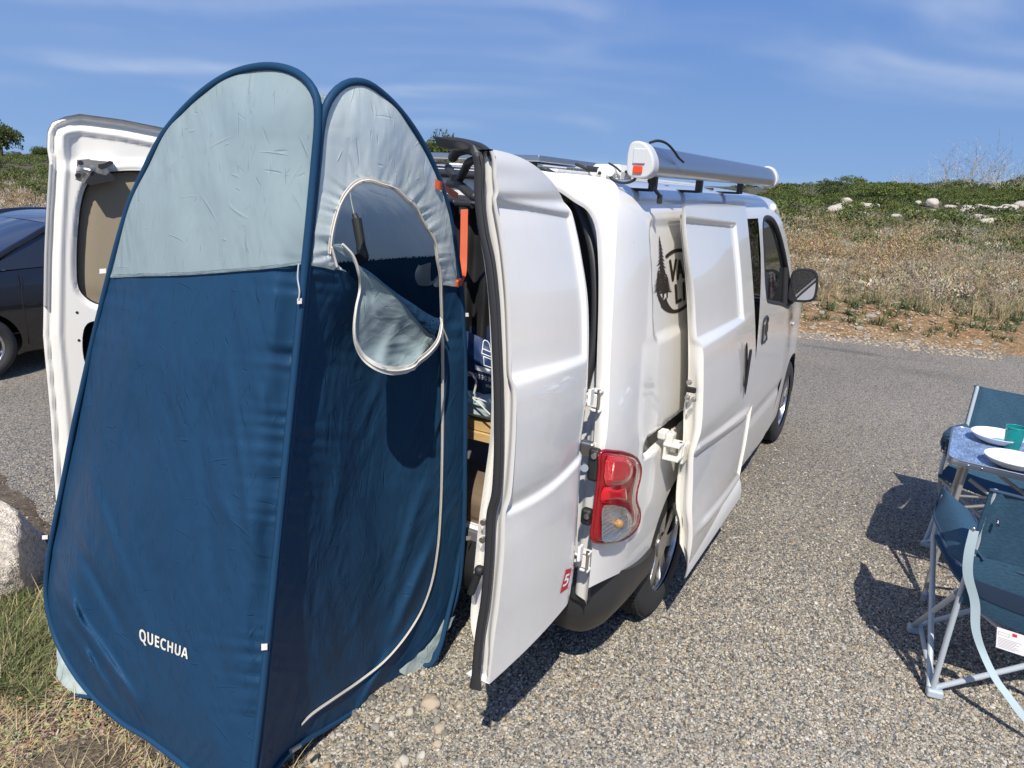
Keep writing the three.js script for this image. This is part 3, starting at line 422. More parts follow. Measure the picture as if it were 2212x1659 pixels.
// ---- front door, wing, cab
{
  const side = (z, y, off = 0) => V(sideX(Math.min(y, 1.76), z) + off, y, z);
  const P = (pts) => pts;
  const win = smooth2([[-2.215, 1.600], [-2.25, 1.638], [-2.45, 1.648], [-2.62, 1.602], [-2.80, 1.475], [-3.00, 1.285], [-3.14, 1.125], [-3.10, 1.085], [-2.75, 1.135], [-2.40, 1.188], [-2.33, 1.205], [-2.255, 1.33]], 5);
  const door = smooth2([[-2.125, 1.69], [-2.14, 1.40], [-2.135, 1.1], [-2.135, .8], [-2.16, .45], [-2.20, .285], [-2.4, .275], [-2.84, .28], [-3.02, .50], [-3.19, .68], [-3.205, .90], [-3.235, 1.08], [-3.10, 1.30], [-2.88, 1.53], [-2.66, 1.675], [-2.45, 1.715], [-2.25, 1.715]], 5);
  const fd = new THREE.Group(); fd.name = 'front_door'; van.add(fd);
  mesh('skin', polyMesh(door, [win], .028, p => { const [z, y] = p; const wave = -.010 * sstep(.05, 0, Math.abs(y - .53 - .10 * (z + 2.1) * -.2)) ; return side(z, y, wave); }), M.paint, fd);
  mesh('window_frame', tube(win.map(p => side(p[0], p[1], -.012)), .016, 160, 8, true), M.blackPlastic, fd);
  mesh('window_glass', polyMesh(win, [], .08, p => side(p[0], p[1], -.02)), M.tint, fd);
  mesh('quarter_bar', rod(side(-2.93, 1.345, -.012), side(-2.93, 1.11, -.010), .02), M.blackPlastic, fd);
  // recessed pull with its dark bezel
  const hb = smooth2([[-2.235, 1.00], [-2.245, 1.10], [-2.30, 1.118], [-2.37, 1.112], [-2.385, 1.03], [-2.37, .965], [-2.30, .96], [-2.25, .965]], 4);
  const hd = mesh('handle', polyMesh(hb, [], .012, ([z, y], d) => side(z, y, .010 * sstep(0, .010, d) - .022 * sstep(.012, .03, d))), std(lin(.05, .048, .044), .4), fd);
  mesh('pull', polyMesh(smooth2([[-2.255, 1.02], [-2.26, 1.085], [-2.31, 1.095], [-2.315, 1.02]], 3), [], .01, ([z, y]) => side(z, y, .012)), M.blackPlastic, hd);
  // wing with the front wheel arch
  const arch = []; for (let k = 0; k <= 16; k++) { const a = Math.PI * (1 - k / 16); arch.push([AX_F - .345 * Math.cos(Math.PI - a) * -1, AXY + .02 + .345 * Math.sin(a)]); }
  const A = []; for (let k = 0; k <= 20; k++) { const a = k / 20 * Math.PI; A.push([AX_F + .345 * Math.cos(a), AXY + .02 + .345 * Math.sin(a)]); }
  const wing = [[-2.85, .275], [-3.03, .30], ...[[-3.2, .30]], ...A.map(p => p), [-4.0, .30], [-4.3, .32], [-4.42, .5], [-4.40, .72], [-4.25, .90], [-3.9, 1.0], [-3.5, 1.075], [-3.245, 1.09], [-3.213, .90], [-3.197, .68], [-3.03, .49]];
  mesh('front_wing', polyMesh(wing, [], .03, p => side(p[0], p[1])), M.paint, van);
  const ind = side(-3.36, .93, .006); mesh('side_repeater', new THREE.SphereGeometry(.014, 12, 8).scale(.6, 1, 1.4).translate(ind.x, ind.y, ind.z), std(lin(.5, .5, .5), .2), van);
  mesh('sill', rbox(.05, .09, 1.7, .815, .255, -1.95, .02), M.paint, van);
  // pillars, screen, bonnet
  const top = z => V(.70 - frontTaper(z), 1.72, z);
  mesh('screen_pillar', tube([V(.735, 1.70, -2.60), V(.745, 1.56, -2.88), V(.765, 1.33, -3.13), V(.79, 1.09, -3.36)], .030, 30, 10), M.paint, van);
  mesh('screen_pillar', tube([V(-.735, 1.70, -2.60), V(-.745, 1.56, -2.88), V(-.765, 1.33, -3.13), V(-.79, 1.09, -3.36)], .030, 30, 10), M.paint, van);
  mesh('windscreen', sheet(24, 16, (u, v) => { const x = lerp(-.74, .74, u), b = .12 * (1 - (x / .74) ** 2); return V(x * lerp(.97, 1.05, v), lerp(1.705, 1.06, v) + b * .15, lerp(-2.64, -3.40, v) - b * lerp(.4, 1.2, v)); }), M.tint, van);
  mesh('bonnet', sheet(24, 16, (u, v) => { const x = lerp(-1, 1, u); return V(x * lerp(.80, .70, v), lerp(1.07, .72, v * v) + .03 * (1 - x * x), lerp(-3.40, -4.36, v) - .1 * (1 - x * x)); }), M.paint, van);
  mesh('front_bumper', sheet(24, 10, (u, v) => { const x = lerp(-1, 1, u); return V(x * .72, lerp(.72, .22, v), -4.36 - .1 * (1 - x * x) - .04 * Math.sin(v * 3.1)); }), M.paint, van);
  mesh('dashboard', rbox(1.4, .25, .45, 0, .95, -3.2, .08), M.dark, van);
  mesh('cab_floor', rbox(1.5, .05, 1.4, 0, .40, -2.8, .01), M.dark, van);
  mesh('left_cab_trim', rbox(.03, .75, 1.1, -.78, .75, -2.65, .01), M.dark, van);
  for (const x of [.38, -.38]) { const st = new THREE.Group(); st.name = 'seat'; van.add(st); mesh('backrest', rbox(.46, .62, .14, x, 1.0, -2.22, .06, 4).rotateX(0), std(lin(.025, .026, .03), .9), st); mesh('headrest', rbox(.26, .18, .10, x, 1.42, -2.22, .05, 4), std(lin(.025, .026, .03), .9), st); mesh('cushion', rbox(.48, .14, .48, x, .66, -2.48, .05, 4), std(lin(.025, .026, .03), .9), st); }
  mesh('steering_wheel', new THREE.TorusGeometry(.18, .016, 8, 28).rotateX(-1.1).translate(-.38, 1.05, -2.92), M.blackPlastic, van);
}
// ---- wheels
function wheel(x, z, sgn, name) {
  const w = new THREE.Group(); w.name = name; w.position.set(x, AXY, z); van.add(w);
  const pr = [[.190, -.085], [.205, -.092], [.235, -.094], [.270, -.090], [.292, -.080], [.303, -.068], [.306, -.045], [.2985, -.044], [.2985, -.038], [.307, -.037], [.3075, -.004], [.299, -.003], [.299, .003], [.3075, .004], [.307, .037], [.2985, .038], [.2985, .044], [.306, .045], [.303, .068], [.292, .080], [.270, .090], [.235, .094], [.205, .092], [.190, .085]];
  const g = new THREE.LatheGeometry(pr.map(p => new THREE.Vector2(p[0], p[1])), 72).rotateZ(-Math.PI / 2); g.computeVertexNormals();
  const ty = mesh('tyre', g, M.tyre, w);
  const blocks = []; for (let k = 0; k < 84; k++) for (const [o, wd] of [[-.057, .020], [.057, .020], [-.021, .028], [.021, .028]]) { const a = (k + (o > 0 ? .5 : 0)) / 84 * Math.PI * 2, b = new THREE.BoxGeometry(wd, .005, .017).rotateY(o * 6 > 0 ? .25 : -.25).translate(o, .3072, 0).rotateX(a); blocks.push(b); }
  mesh('tread', merge(blocks), M.tyre, ty);
  const rim = mesh('rim', [new THREE.LatheGeometry([[.195, -.05], [.188, .03], [.190, .070], [.197, .080], [.200, .074]].map(p => new THREE.Vector2(p[0], p[1])), 56).rotateZ(-Math.PI / 2 * sgn)], M.alloy, w);
  const sp = []; for (let k = 0; k < 7; k++) { const s = new THREE.Shape(); s.moveTo(-.026, .03); s.lineTo(.026, .03); s.quadraticCurveTo(.018, .1, .034, .190); s.lineTo(-.034, .190); s.quadraticCurveTo(-.018, .1, -.026, .03); const e = new THREE.ExtrudeGeometry(s, { depth: .014, bevelEnabled: true, bevelSize: .004, bevelThickness: .005, bevelSegments: 2, curveSegments: 6 }); e.translate(0, 0, .045).rotateZ(k / 7 * Math.PI * 2).rotateY(Math.PI / 2 * sgn); sp.push(e); }
  sp.push(new THREE.CylinderGeometry(.045, .055, .03, 24).rotateZ(Math.PI / 2).translate(.055 * sgn, 0, 0)); mesh('spokes', sp, M.alloy, rim);
  mesh('drum', new THREE.CylinderGeometry(.175, .175, .08, 32).rotateZ(Math.PI / 2).translate(-.01 * sgn, 0, 0), M.dark, w);
}
wheel(.745, AX_R, 1, 'wheel'); wheel(.745, AX_F, 1, 'wheel'); wheel(-.745, AX_R, -1, 'wheel'); wheel(-.745, AX_F, -1, 'wheel');
// wheel wells, underbody
mesh('wheel_well', sheet(20, 4, (u, v) => V(lerp(.84, .55, v), AXY + .345 * Math.sin(u * Math.PI), AX_R + .345 * Math.cos(u * Math.PI))), M.dark, van);
mesh('wheel_well', sheet(20, 4, (u, v) => V(lerp(.83, .55, v), AXY + .34 * Math.sin(u * Math.PI), AX_F + .34 * Math.cos(u * Math.PI))), M.dark, van);
mesh('underbody', rbox(1.05, .10, 4.0, 0, .30, -2.2, .02), M.dark, van);
// ---- load bay
const bayMat = std(lin(.12, .12, .122), .9), plyMat = std(lin(.30, .22, .14), .7);
mesh('load_floor', rbox(1.5, .04, 2.0, 0, .53, -1.12, .005), bayMat, van);
mesh('bay_wall', rbox(.02, .95, 1.85, -.72, 1.02, -1.17, .005), bayMat, van);
mesh('bay_wall', rbox(.02, .95, .90, .72, 1.02, -.76, .005), bayMat, van);
mesh('headlining', rbox(1.1, .02, 1.8, 0, 1.735, -1.25, .005), std(lin(.20, .13, .08), .7), van);
mesh('bulkhead', rbox(1.42, 1.15, .02, 0, 1.10, -2.08, .005), bayMat, van);
mesh('inner_arch', rbox(.2, .3, .8, .62, .66, -.885, .06), bayMat, van);
// ---- rear frame
{
  const innerPx = [[1180, 372], [1206, 388], [1245, 440], [1268, 500], [1281, 560], [1286, 640], [1280, 760], [1255, 880], [1238, 960], [1226, 1060], [1214, 1160], [1208, 1240]];
  const inner = innerPx.map(p => { let q = onZ(p[0], p[1], -.12); q = onZ(p[0], p[1], zRear(Math.min(q.y, 1.8)) - .055); return q; });
  const IN = byY(inner), OUT = y => V(sideX(y, zRear(y) - .004), y, zRear(y) - .004);
  const ys = v => lerp(.47, 1.765, v);
  mesh('door_jamb', sheet(14, 80, (u, v) => { const y = ys(v), a = OUT(y), b = IN(Math.min(y, 1.76)); const p = a.lerp(b, u); p.z -= .022 * sstep(0, .12, u) + .018 * sstep(.45, .6, u); return p; }), M.paintIn, van);
  mesh('jamb_return', sheet(6, 80, (u, v) => { const y = ys(v), b = IN(Math.min(y, 1.76)); b.z -= .04 + u * .12; b.x -= .02 * u; return b; }), M.paintIn, van);
  mesh('door_seal', tube(inner.map(p => V(p.x - .012, p.y, p.z - .03)), .014, 80, 8), M.sealRubber, van);
  // rounded upper corner of the frame, between roof edge and seal
  const cornerPx = smooth2([[1120, 366], [1190, 372], [1240, 376], [1290, 382], [1322, 391], [1335, 408], [1333, 470], [1329, 560], [1325, 640], [1318, 790], [1311, 940], [1300, 985], [1286, 985], [1286, 900], [1290, 760], [1293, 640], [1292, 560], [1285, 488], [1268, 455], [1241, 437], [1195, 408], [1120, 396]], 4);
  mesh('frame_corner', polyMesh(cornerPx, [], 5, (p, d) => { let q = onZ(p[0], p[1], -.15); for (let k = 0; k < 3; k++) q = onZ(p[0], p[1], zRear(Math.min(q.y, 1.82)) - .010 + .008 * sstep(0, 9, d)); return q; }), M.paintIn, van);
  // header above the opening with its own seal and gutter
  const hd = (y0, y1, zo) => sheet(40, 4, (u, v) => { const x = lerp(-.66, .50, u), d = .018 * (x / .65) ** 2; return V(x, lerp(y0, y1, v) - d, zRear(1.78) + zo); });
  mesh('header', [hd(1.690, 1.795, -.01)], M.paintIn, van);
  const bow = (y, dz, n = 16) => { const L = []; for (let k = 0; k <= n; k++) { const x = lerp(-.64, .48, k / n); L.push(V(x, y - .02 * (x / .63) ** 2, zRear(1.78) + dz)); } return L; };
  mesh('header_seal', tube(bow(1.778, .012), .014, 60, 8), M.sealRubber, van);
  mesh('opening_seal', tube(bow(1.695, .01), .017, 60, 8), M.sealRubber, van);
  // left jamb, seen only past the tent
  mesh('left_jamb', sheet(6, 40, (u, v) => { const y = ys(v); const a = OUT(y); a.x = -a.x + .12 * u; a.z -= .03 * u; return a; }), M.paintIn, van);
  mesh('loading_sill', rbox(1.5, .09, .07, 0, .515, -.17, .02), M.paintIn, van);
  // hinge leaves on the pillar and the door check
  for (const y of [1.145, .635]) { const hg = new THREE.Group(); hg.name = 'hinge'; van.add(hg); const a = OUT(y);
    mesh('pillar_leaf', [rbox(.030, .062, .008, a.x - .016, y, a.z + .006, .003), rbox(.032, .009, .026, a.x - .012, y + .030, a.z + .016, .003), rbox(.032, .009, .026, a.x - .012, y - .030, a.z + .016, .003)], M.paint, hg);
    mesh('hinge_pin', rod(V(a.x - .004, y - .036, a.z + .024), V(a.x - .004, y + .036, a.z + .024), .0062), M.zinc, hg);
    mesh('hinge_arm', [rbox(.062, .042, .007, a.x - .034, y, a.z + .026, .003), rbox(.010, .042, .018, a.x - .064, y, a.z + .033, .003)], M.paint, hg);
    for (const d of [-.012, .012]) mesh('bolt', new THREE.CylinderGeometry(.005, .005, .005, 6).rotateX(Math.PI / 2).translate(a.x - .040, y + d, a.z + .032), M.zinc, hg); }
  const c = OUT(.92); mesh('door_check', [rbox(.05, .05, .03, c.x - .045, .985, c.z - .01, .01), rod(V(c.x - .05, .93, c.z), V(c.x - .02, .95, c.z + .06), .012)], M.zinc, van);
}
// ---- rear bumper
{
  const plan = curve([V(-.84, 0, -.34), V(-.80, 0, -.20), V(-.6, 0, -.14), V(0, 0, -.13), V(.50, 0, -.13), V(.69, 0, -.12), V(.79, 0, -.145), V(.845, 0, -.22), V(.864, 0, -.34), V(.868, 0, -.56)]);
  const prof = [[.56, -.02], [.535, -.004], [.515, .006], [.47, .012], [.42, .014], [.37, .006], [.32, -.018], [.27, -.05], [.245, -.085], [.235, -.14]];
  const pf = table1([...prof].map((p, k) => [k / 9, p[0]])), po = table1(prof.map((p, k) => [k / 9, p[1]]));
  mesh('rear_bumper', sheet(150, 36, (u, v) => { const p = plan.getPoint(u), t = plan.getTangent(u), n = V(-t.z, 0, t.x); if (n.z < 0 && p.z > -.1) n.negate(); if (p.x > .7 && n.x < 0) n.negate(); if (p.x < -.7 && n.x > 0) n.negate(); const yy = pf(v), side = sstep(.76, .86, p.x) * sstep(-.05, -.3, p.z); return V(p.x, lerp(yy, Math.min(yy, quarterBottom(p.z) + .004), side) + (v > .9 ? 0 : 0), p.z).addScaledVector(n, po(v)); }), M.bumperPlastic, van);
  mesh('bumper_corner_cap', rbox(.07, .14, .05, .775, .50, -.12, .02, 3), M.bumperPlastic, van);
}
// ---- tail lamp wrapped round the corner
{
  const lamp = new THREE.Group(); lamp.name = 'tail_lamp'; van.add(lamp);
  const plan = [[.79, .012], [.815, .008], [.835, -.012], [.850, -.05], [.861, -.12], [.868, -.22], [.871, -.34], [.870, -.46]];
  // where a sight line meets the vertical lamp wall
  const hit = (px, py, off = 0) => { const r = ray(px, py); let best = null; for (let k = 0; k < plan.length - 1; k++) { const [ax, az] = plan[k], [bx, bz] = plan[k + 1], dx = bx - ax, dz = bz - az, det = r.x * -dz + dx * r.z; const ex = ax - EYE.x, ez = az - EYE.z; const t = (ex * -dz + dx * ez) / det, s = (r.x * ez - r.z * ex) / det; if (s >= -.0001 && s <= 1.0001 && t > 0) { if (!best || t < best.t) best = { t, dx, dz }; } } if (!best) best = { t: (-.02 - EYE.z) / r.z, dx: 0, dz: -1 }; const p = EYE.clone().addScaledVector(r, best.t), n = V(-best.dz, 0, best.dx).normalize(); if (n.x < 0 && n.z < 0) n.negate(); return p.addScaledVector(n, off); };
  const out = smooth2([[1298, 976], [1325, 975], [1352, 979], [1371, 988], [1382, 1010], [1380, 1035], [1374, 1060], [1373, 1082], [1380, 1105], [1378, 1130], [1366, 1150], [1345, 1164], [1320, 1169], [1295, 1171], [1279, 1166], [1281, 1120], [1289, 1060], [1294, 1015]], 5);
  const bulge = d => .012 * sstep(0, 7, d) + .010 * sstep(0, 26, d);
  mesh('housing', polyMesh(out, [], 3, (p, d) => hit(p[0], p[1], bulge(d))), M.redDeep, lamp);
  mesh('housing_edge', tube(out.map(p => hit(p[0], p[1], .002)), .006, 140, 6, true), M.redDeep, lamp);
  const disc = (name, cx, cy, rx, ry, off, mat, dome = .006, hole = 0) => { const o = []; for (let k = 0; k < 40; k++) { const a = k / 40 * 6.2832; o.push([cx + rx * Math.cos(a) + (Math.sin(a) < 0 ? 1 : -1) * 2, cy + ry * Math.sin(a)]); } return mesh(name, polyMesh(o, [], 2.2, (p, d) => hit(p[0], p[1], off + dome * sstep(0, rx * .6, d))), mat, lamp); };
  const facet = dataTex(128, (i, j) => { const a = Math.abs(((i / 128 * 16) % 1) - .5), b = Math.abs(((j / 128 * 16) % 1) - .5); return 1 - (a + b); });
  const lensRed = phys(lin(.75, .012, .02), .16, { clearcoat: 1, clearcoatRoughness: .03, bumpMap: rep(facet, 15), bumpScale: .004 });
  mesh('stop_lens', polyMesh(smooth2([[1302, 981], [1322, 979], [1340, 984], [1352, 998], [1354, 1015], [1347, 1032], [1332, 1042], [1312, 1044], [1297, 1040]], 5), [], 2, (p, d) => hit(p[0], p[1], .022 + .010 * sstep(0, 14, d))), lensRed, lamp);
  mesh('fog_lens', polyMesh(smooth2([[1295, 1048], [1320, 1049], [1340, 1046], [1345, 1062], [1344, 1080], [1320, 1079], [1290, 1080]], 4), [], 2, (p, d) => hit(p[0], p[1], .019 + .006 * sstep(0, 10, d))), phys(lin(.62, .008, .014), .14, { clearcoat: 1, clearcoatRoughness: .03 }), lamp);
  // clear lower lens: a bright bowl with bulb under a smooth cover
  const cl = smooth2([[1287, 1084], [1310, 1085], [1328, 1090], [1341, 1104], [1345, 1122], [1340, 1142], [1326, 1156], [1306, 1162], [1286, 1160], [1283, 1130]], 5);
  const facet2 = dataTex(128, (i, j) => { const a = Math.abs(((i / 128 * 9) % 1) - .5), b = Math.abs(((j / 128 * 5) % 1) - .5); return 1 - Math.max(a, b) * 1.4; });
  mesh('reflector', polyMesh(cl, [], 2, (p, d) => hit(p[0], p[1], .034 - .008 * sstep(0, 16, d))), std(lin(.86, .85, .83), .14, { metalness: 1, bumpMap: rep(facet2, 14), bumpScale: .006 }), lamp);
  const b = hit(1318, 1124, .034); mesh('bulb', new THREE.SphereGeometry(.014, 14, 10).translate(b.x, b.y, b.z), phys(lin(.5, .28, .08), .1, { clearcoat: 1 }), lamp);
  mesh('clear_lens', polyMesh(cl, [], 3, (p, d) => hit(p[0], p[1], .036 + .012 * sstep(0, 20, d))), phys(lin(.97, .97, .97), .03, { transmission: 1, thickness: 0, ior: 1.5 }), lamp);
  // black lugs that hold the lamp to the pillar
  for (const [px, py, w, h] of [[1284, 1003, .036, .105], [1268, 1115, .036, .055]]) { const q = onZ(px, py, -.035); const lg = mesh('mounting_lug', rbox(w, h, .03, q.x, q.y, q.z, .012, 3), M.blackPlastic, lamp); const s = onZ(px, py - (h > .1 ? 18 : 0), -.018); mesh('bolt', new THREE.CylinderGeometry(.009, .011, .012, 12).rotateX(Math.PI / 2).translate(s.x, s.y, s.z), M.zinc, lg); }
}
// ---- rear right door, swung open
{
  const door = new THREE.Group(); door.name = 'rear_door'; van.add(door); door.userData.label = 'narrow rear door swung open, its outer skin towards the gravel';
  const ZF = .45;
  const freePx = [[1057, 1478], [1068, 1380], [1079, 1300], [1089, 1196], [1092, 1112], [1104, 1072], [1111, 996], [1115, 916], [1115, 845], [1106, 815], [1104, 756], [1099, 636], [1086, 505], [1072, 432], [1077, 415], [1073, 380], [1072, 349], [1064, 322]];
  const hingePx = [[1238, 1290], [1250, 1190], [1257, 1090], [1263, 1000], [1272, 940], [1282, 869], [1286, 800], [1288, 720], [1285, 640], [1272, 552], [1262, 501], [1251, 459], [1239, 436]];
  const FR = byY(freePx.map(p => onZ(p[0], p[1], ZF))), HG = byY(hingePx.map(p => onZ(p[0], p[1], .02)));
  const fy = freePx.map(p => onZ(p[0], p[1], ZF).y), yTopF = Math.max(...fy), yBot = Math.min(...fy);
  const yHb = onZ(1238, 1290, .02).y, yHt = onZ(1239, 436, .02).y;
  // top edge in the picture, mapped onto the door between the two side curves
  const topY = u => { const t = clamp(u, 0, 1); return lerp(yHt - .035, yTopF, 1 - Math.pow(1 - t, 2.3)); };
  const botY = u => lerp(yHb + .05 * Math.pow(1 - clamp(u / .10, 0, 1), 2), yBot, u);
  const yFb = onZ(1116, 828, ZF).y, yFt = onZ(1073, 434, ZF).y, yHbR = onZ(1262, 774, .05).y, yHtR = onZ(1232, 466, .06).y;
  const crF = onZ(1091, 1116, ZF).y, crH = onZ(1262, 985, .02).y;
  const emb = (u, y) => { const yb = lerp(yHbR, yFb, u), yt = lerp(yHtR, yFt, u); const sd = Math.max(yb - y, y - yt, (.085 - u) * .46); const k = sstep(.007, -.010, sd); const cr = lerp(crH, crF, u) + .03 * Math.sin(u * Math.PI) * -.6; const low = .012 * sstep(cr + .016, cr - .004, y); return -.014 * k + low - .012; };
  const at = (u, y) => { const a = HG(clamp(y, yHb, yHt)), b = FR(clamp(y, yBot, yTopF)); const p = a.lerp(b, u); p.y = y; const n = V(.985, 0, .14); p.addScaledVector(n, emb(u, y) * sstep(1, .97, u) + 0.009 * Math.sin(u * Math.PI) - .012 * Math.pow(1 - clamp(u / .12, 0, 1), 2)); if (y > 1.76) p.x -= .5 * Math.pow(y - 1.76, 1.2) * (1 - u); return p; };
  mesh('outer_skin', sheet(80, 220, (u, v) => { const w = 1 - Math.pow(1 - u, 1.0); return at(w, lerp(botY(w), topY(w), v)); }), M.paint, door);
  // the free edge: skin return, seal channel and inner panel
  const innerPx2 = [[1030, 1405], [1017, 1350], [1020, 1280], [1027, 1200], [1035, 1120], [1046, 1040], [1058, 950], [1062, 860], [1060, 760], [1056, 660], [1045, 560], [1030, 480], [1027, 412], [1025, 354]];
  const INR = byY(innerPx2.map(p => onZ(p[0], p[1], ZF - .02)));
  mesh('edge_return', sheet(10, 200, (u, v) => { const y = lerp(yBot + .0, yTopF - .004, v), a = FR(y), b = INR(clamp(y, .56, 1.79)); b.y = y; const p = a.lerp(b, u); p.z += .006 * Math.sin(u * Math.PI) - .016 * sstep(.18, .32, u) + .006 * sstep(.3, .5, u) - .01 * u; return p; }), M.paint, door);
  mesh('inner_panel', sheet(20, 60, (u, v) => { const y = lerp(yBot + .05, 1.72, v), a = INR(clamp(y, .56, 1.78)), h = HG(clamp(y, yHb, yHt)); a.y = y; const p = a.lerp(V(h.x - .05, y, .04), u); return p; }), M.paintIn, door);
  mesh('top_return', sheet(40, 6, (u, v) => { const y = topY(u), p = at(u, y); p.x -= v * lerp(.02, .12, u); p.y -= v * .004; return p; }), M.paint, door);
  mesh('bottom_return', sheet(20, 3, (u, v) => { const p = at(u, botY(u)); p.x -= v * lerp(.03, .075, u); return p; }), M.paintIn, door);
  // rubber seal, loose at the top
  const sealPx = [[1027, 1486], [1030, 1440], [1037, 1368], [1048, 1300], [1057, 1196], [1062, 1108], [1072, 1068], [1077, 996], [1078, 916], [1077, 836], [1072, 716], [1067, 636], [1058, 560], [1046, 505], [1038, 447], [1036, 412], [1036, 360], [1030, 332], [1012, 318], [985, 313], [946, 306]];
  const sealC = curve(sealPx.map((p, k) => onZ(p[0], p[1], ZF + .014 - (k > 17 ? (k - 17) * .02 : 0))));
  mesh('rubber_seal', sheet(170, 10, (u, v) => { const c = sealC.getPoint(u), a = v * Math.PI * 2, w = .0135 + (u < .03 ? .006 * (1 - u / .03) : 0); return c.addScaledVector(V(1, 0, 0), Math.cos(a) * w * (u > .86 ? .6 : 1)).addScaledVector(V(0, 1, 0), u > .86 ? Math.sin(a) * .012 : 0).addScaledVector(V(0, 0, 1), Math.sin(a) * .009 + .006 * Math.cos(a * 3) * .3); }), M.sealRubber, door);
  mesh('seal_lip', tube(sealPx.slice(1, 18).map(p => onZ(p[0] + 6, p[1], ZF + .024)), .0028, 120, 6), M.sealRubber, door);
  mesh('top_seal', tube([[1064, 342], [1056, 330], [1040, 318], [1015, 310], [990, 305], [960, 302]].map((p, k) => onZ(p[0], p[1], ZF - .015 - k * .012)), .008, 40, 8), M.sealRubber, door);
  const flap = [[[1018, 340], [1004, 372]], [[1010, 345], [992, 384]], [[1002, 352], [978, 388]], [[990, 362], [968, 372]], [[975, 360], [962, 360]]];
  mesh('torn_seal', [tube([[1026, 345], [1012, 352], [1002, 370], [990, 388], [975, 372], [968, 362]].map((p, k) => onZ(p[0], p[1], ZF - .03 - k * .02)), .010, 40, 8), tube([[1024, 425], [1008, 412], [990, 398], [972, 396]].map((p, k) => onZ(p[0], p[1], ZF - .04 - k * .02)), .011, 30, 8), tube([[1034, 330], [1010, 322], [985, 330], [978, 340]].map((p, k) => onZ(p[0], p[1], ZF - .02 - k * .01)), .012, 30, 8)], M.sealRubber, door);
  // latch screws and stay
  for (const p of [[1045, 1128], [1043, 1166], [1033, 1230]]) { const q = onZ(p[0], p[1], ZF - .005); mesh('screw', new THREE.CylinderGeometry(.008, .008, .012, 10).rotateX(Math.PI / 2).translate(q.x, q.y, q.z), M.zinc, door); }
  mesh('stay', [tube([[1036, 1232], [1028, 1252], [1018, 1278]].map(p => onZ(p[0], p[1], ZF + .01)), .011, 16, 8), new THREE.SphereGeometry(.014, 12, 8).translate(...onZ(1036, 1232, ZF + .012).toArray())], M.blackPlastic, door);
  // hinge halves on the skin
  for (const [px, py] of [[1279, 858], [1256, 1195]]) { const q = onZ(px, py, .03); mesh('hinge_half', [rbox(.010, .050, .026, q.x - .004, q.y, q.z, .003)], M.paint, door); }
  // dealer sticker
  const st = canvasTex(256, 256, (c, w, h) => { c.fillStyle = '#eceaea'; c.fillRect(0, 0, w, h); c.fillStyle = '#c8202c'; c.fillRect(0, 0, 128, h); c.fillStyle = '#fff'; c.font = 'bold 190px sans-serif'; c.textAlign = 'center'; c.fillText('5', 66, 195); c.fillStyle = '#c8202c'; c.font = 'bold 58px sans-serif'; c.textAlign = 'left'; c.fillText('ANS', 138, 66); c.font = '30px sans-serif'; c.fillStyle = '#b04048'; c.fillText('GARANTIE', 136, 108, 112); c.fillStyle = '#777'; c.font = '22px sans-serif'; c.fillText('ou 160 000', 136, 170, 112); c.fillText('km', 136, 200); });
  const corners = [[1222, 1230], [1247, 1222], [1240, 1256], [1208, 1281]];
  const uOf = px => { const q = onZ(px[0], px[1], .2); let best = [0, 0], bd = 1e9; for (let a = 0; a <= 80; a++) for (let b = 0; b <= 80; b++) { const u = a / 80 * .6, y = .45 + b / 80 * .4, p = at(u, y), d = p.clone().sub(EYE).normalize().distanceTo(ray(...px).normalize()); if (d < bd) { bd = d; best = [u, y]; } } return best; };
  const cu = corners.map(uOf);
  mesh('sticker', sheet(10, 10, (u, v) => { const t = [0, 1].map(k => lerp(lerp(cu[3][k], cu[2][k], u), lerp(cu[0][k], cu[1][k], u), v)); const p = at(t[0], t[1]); p.x += .0018; p.z += .0006; return p; }), std(0xffffff, .45, { map: st }), door);
}
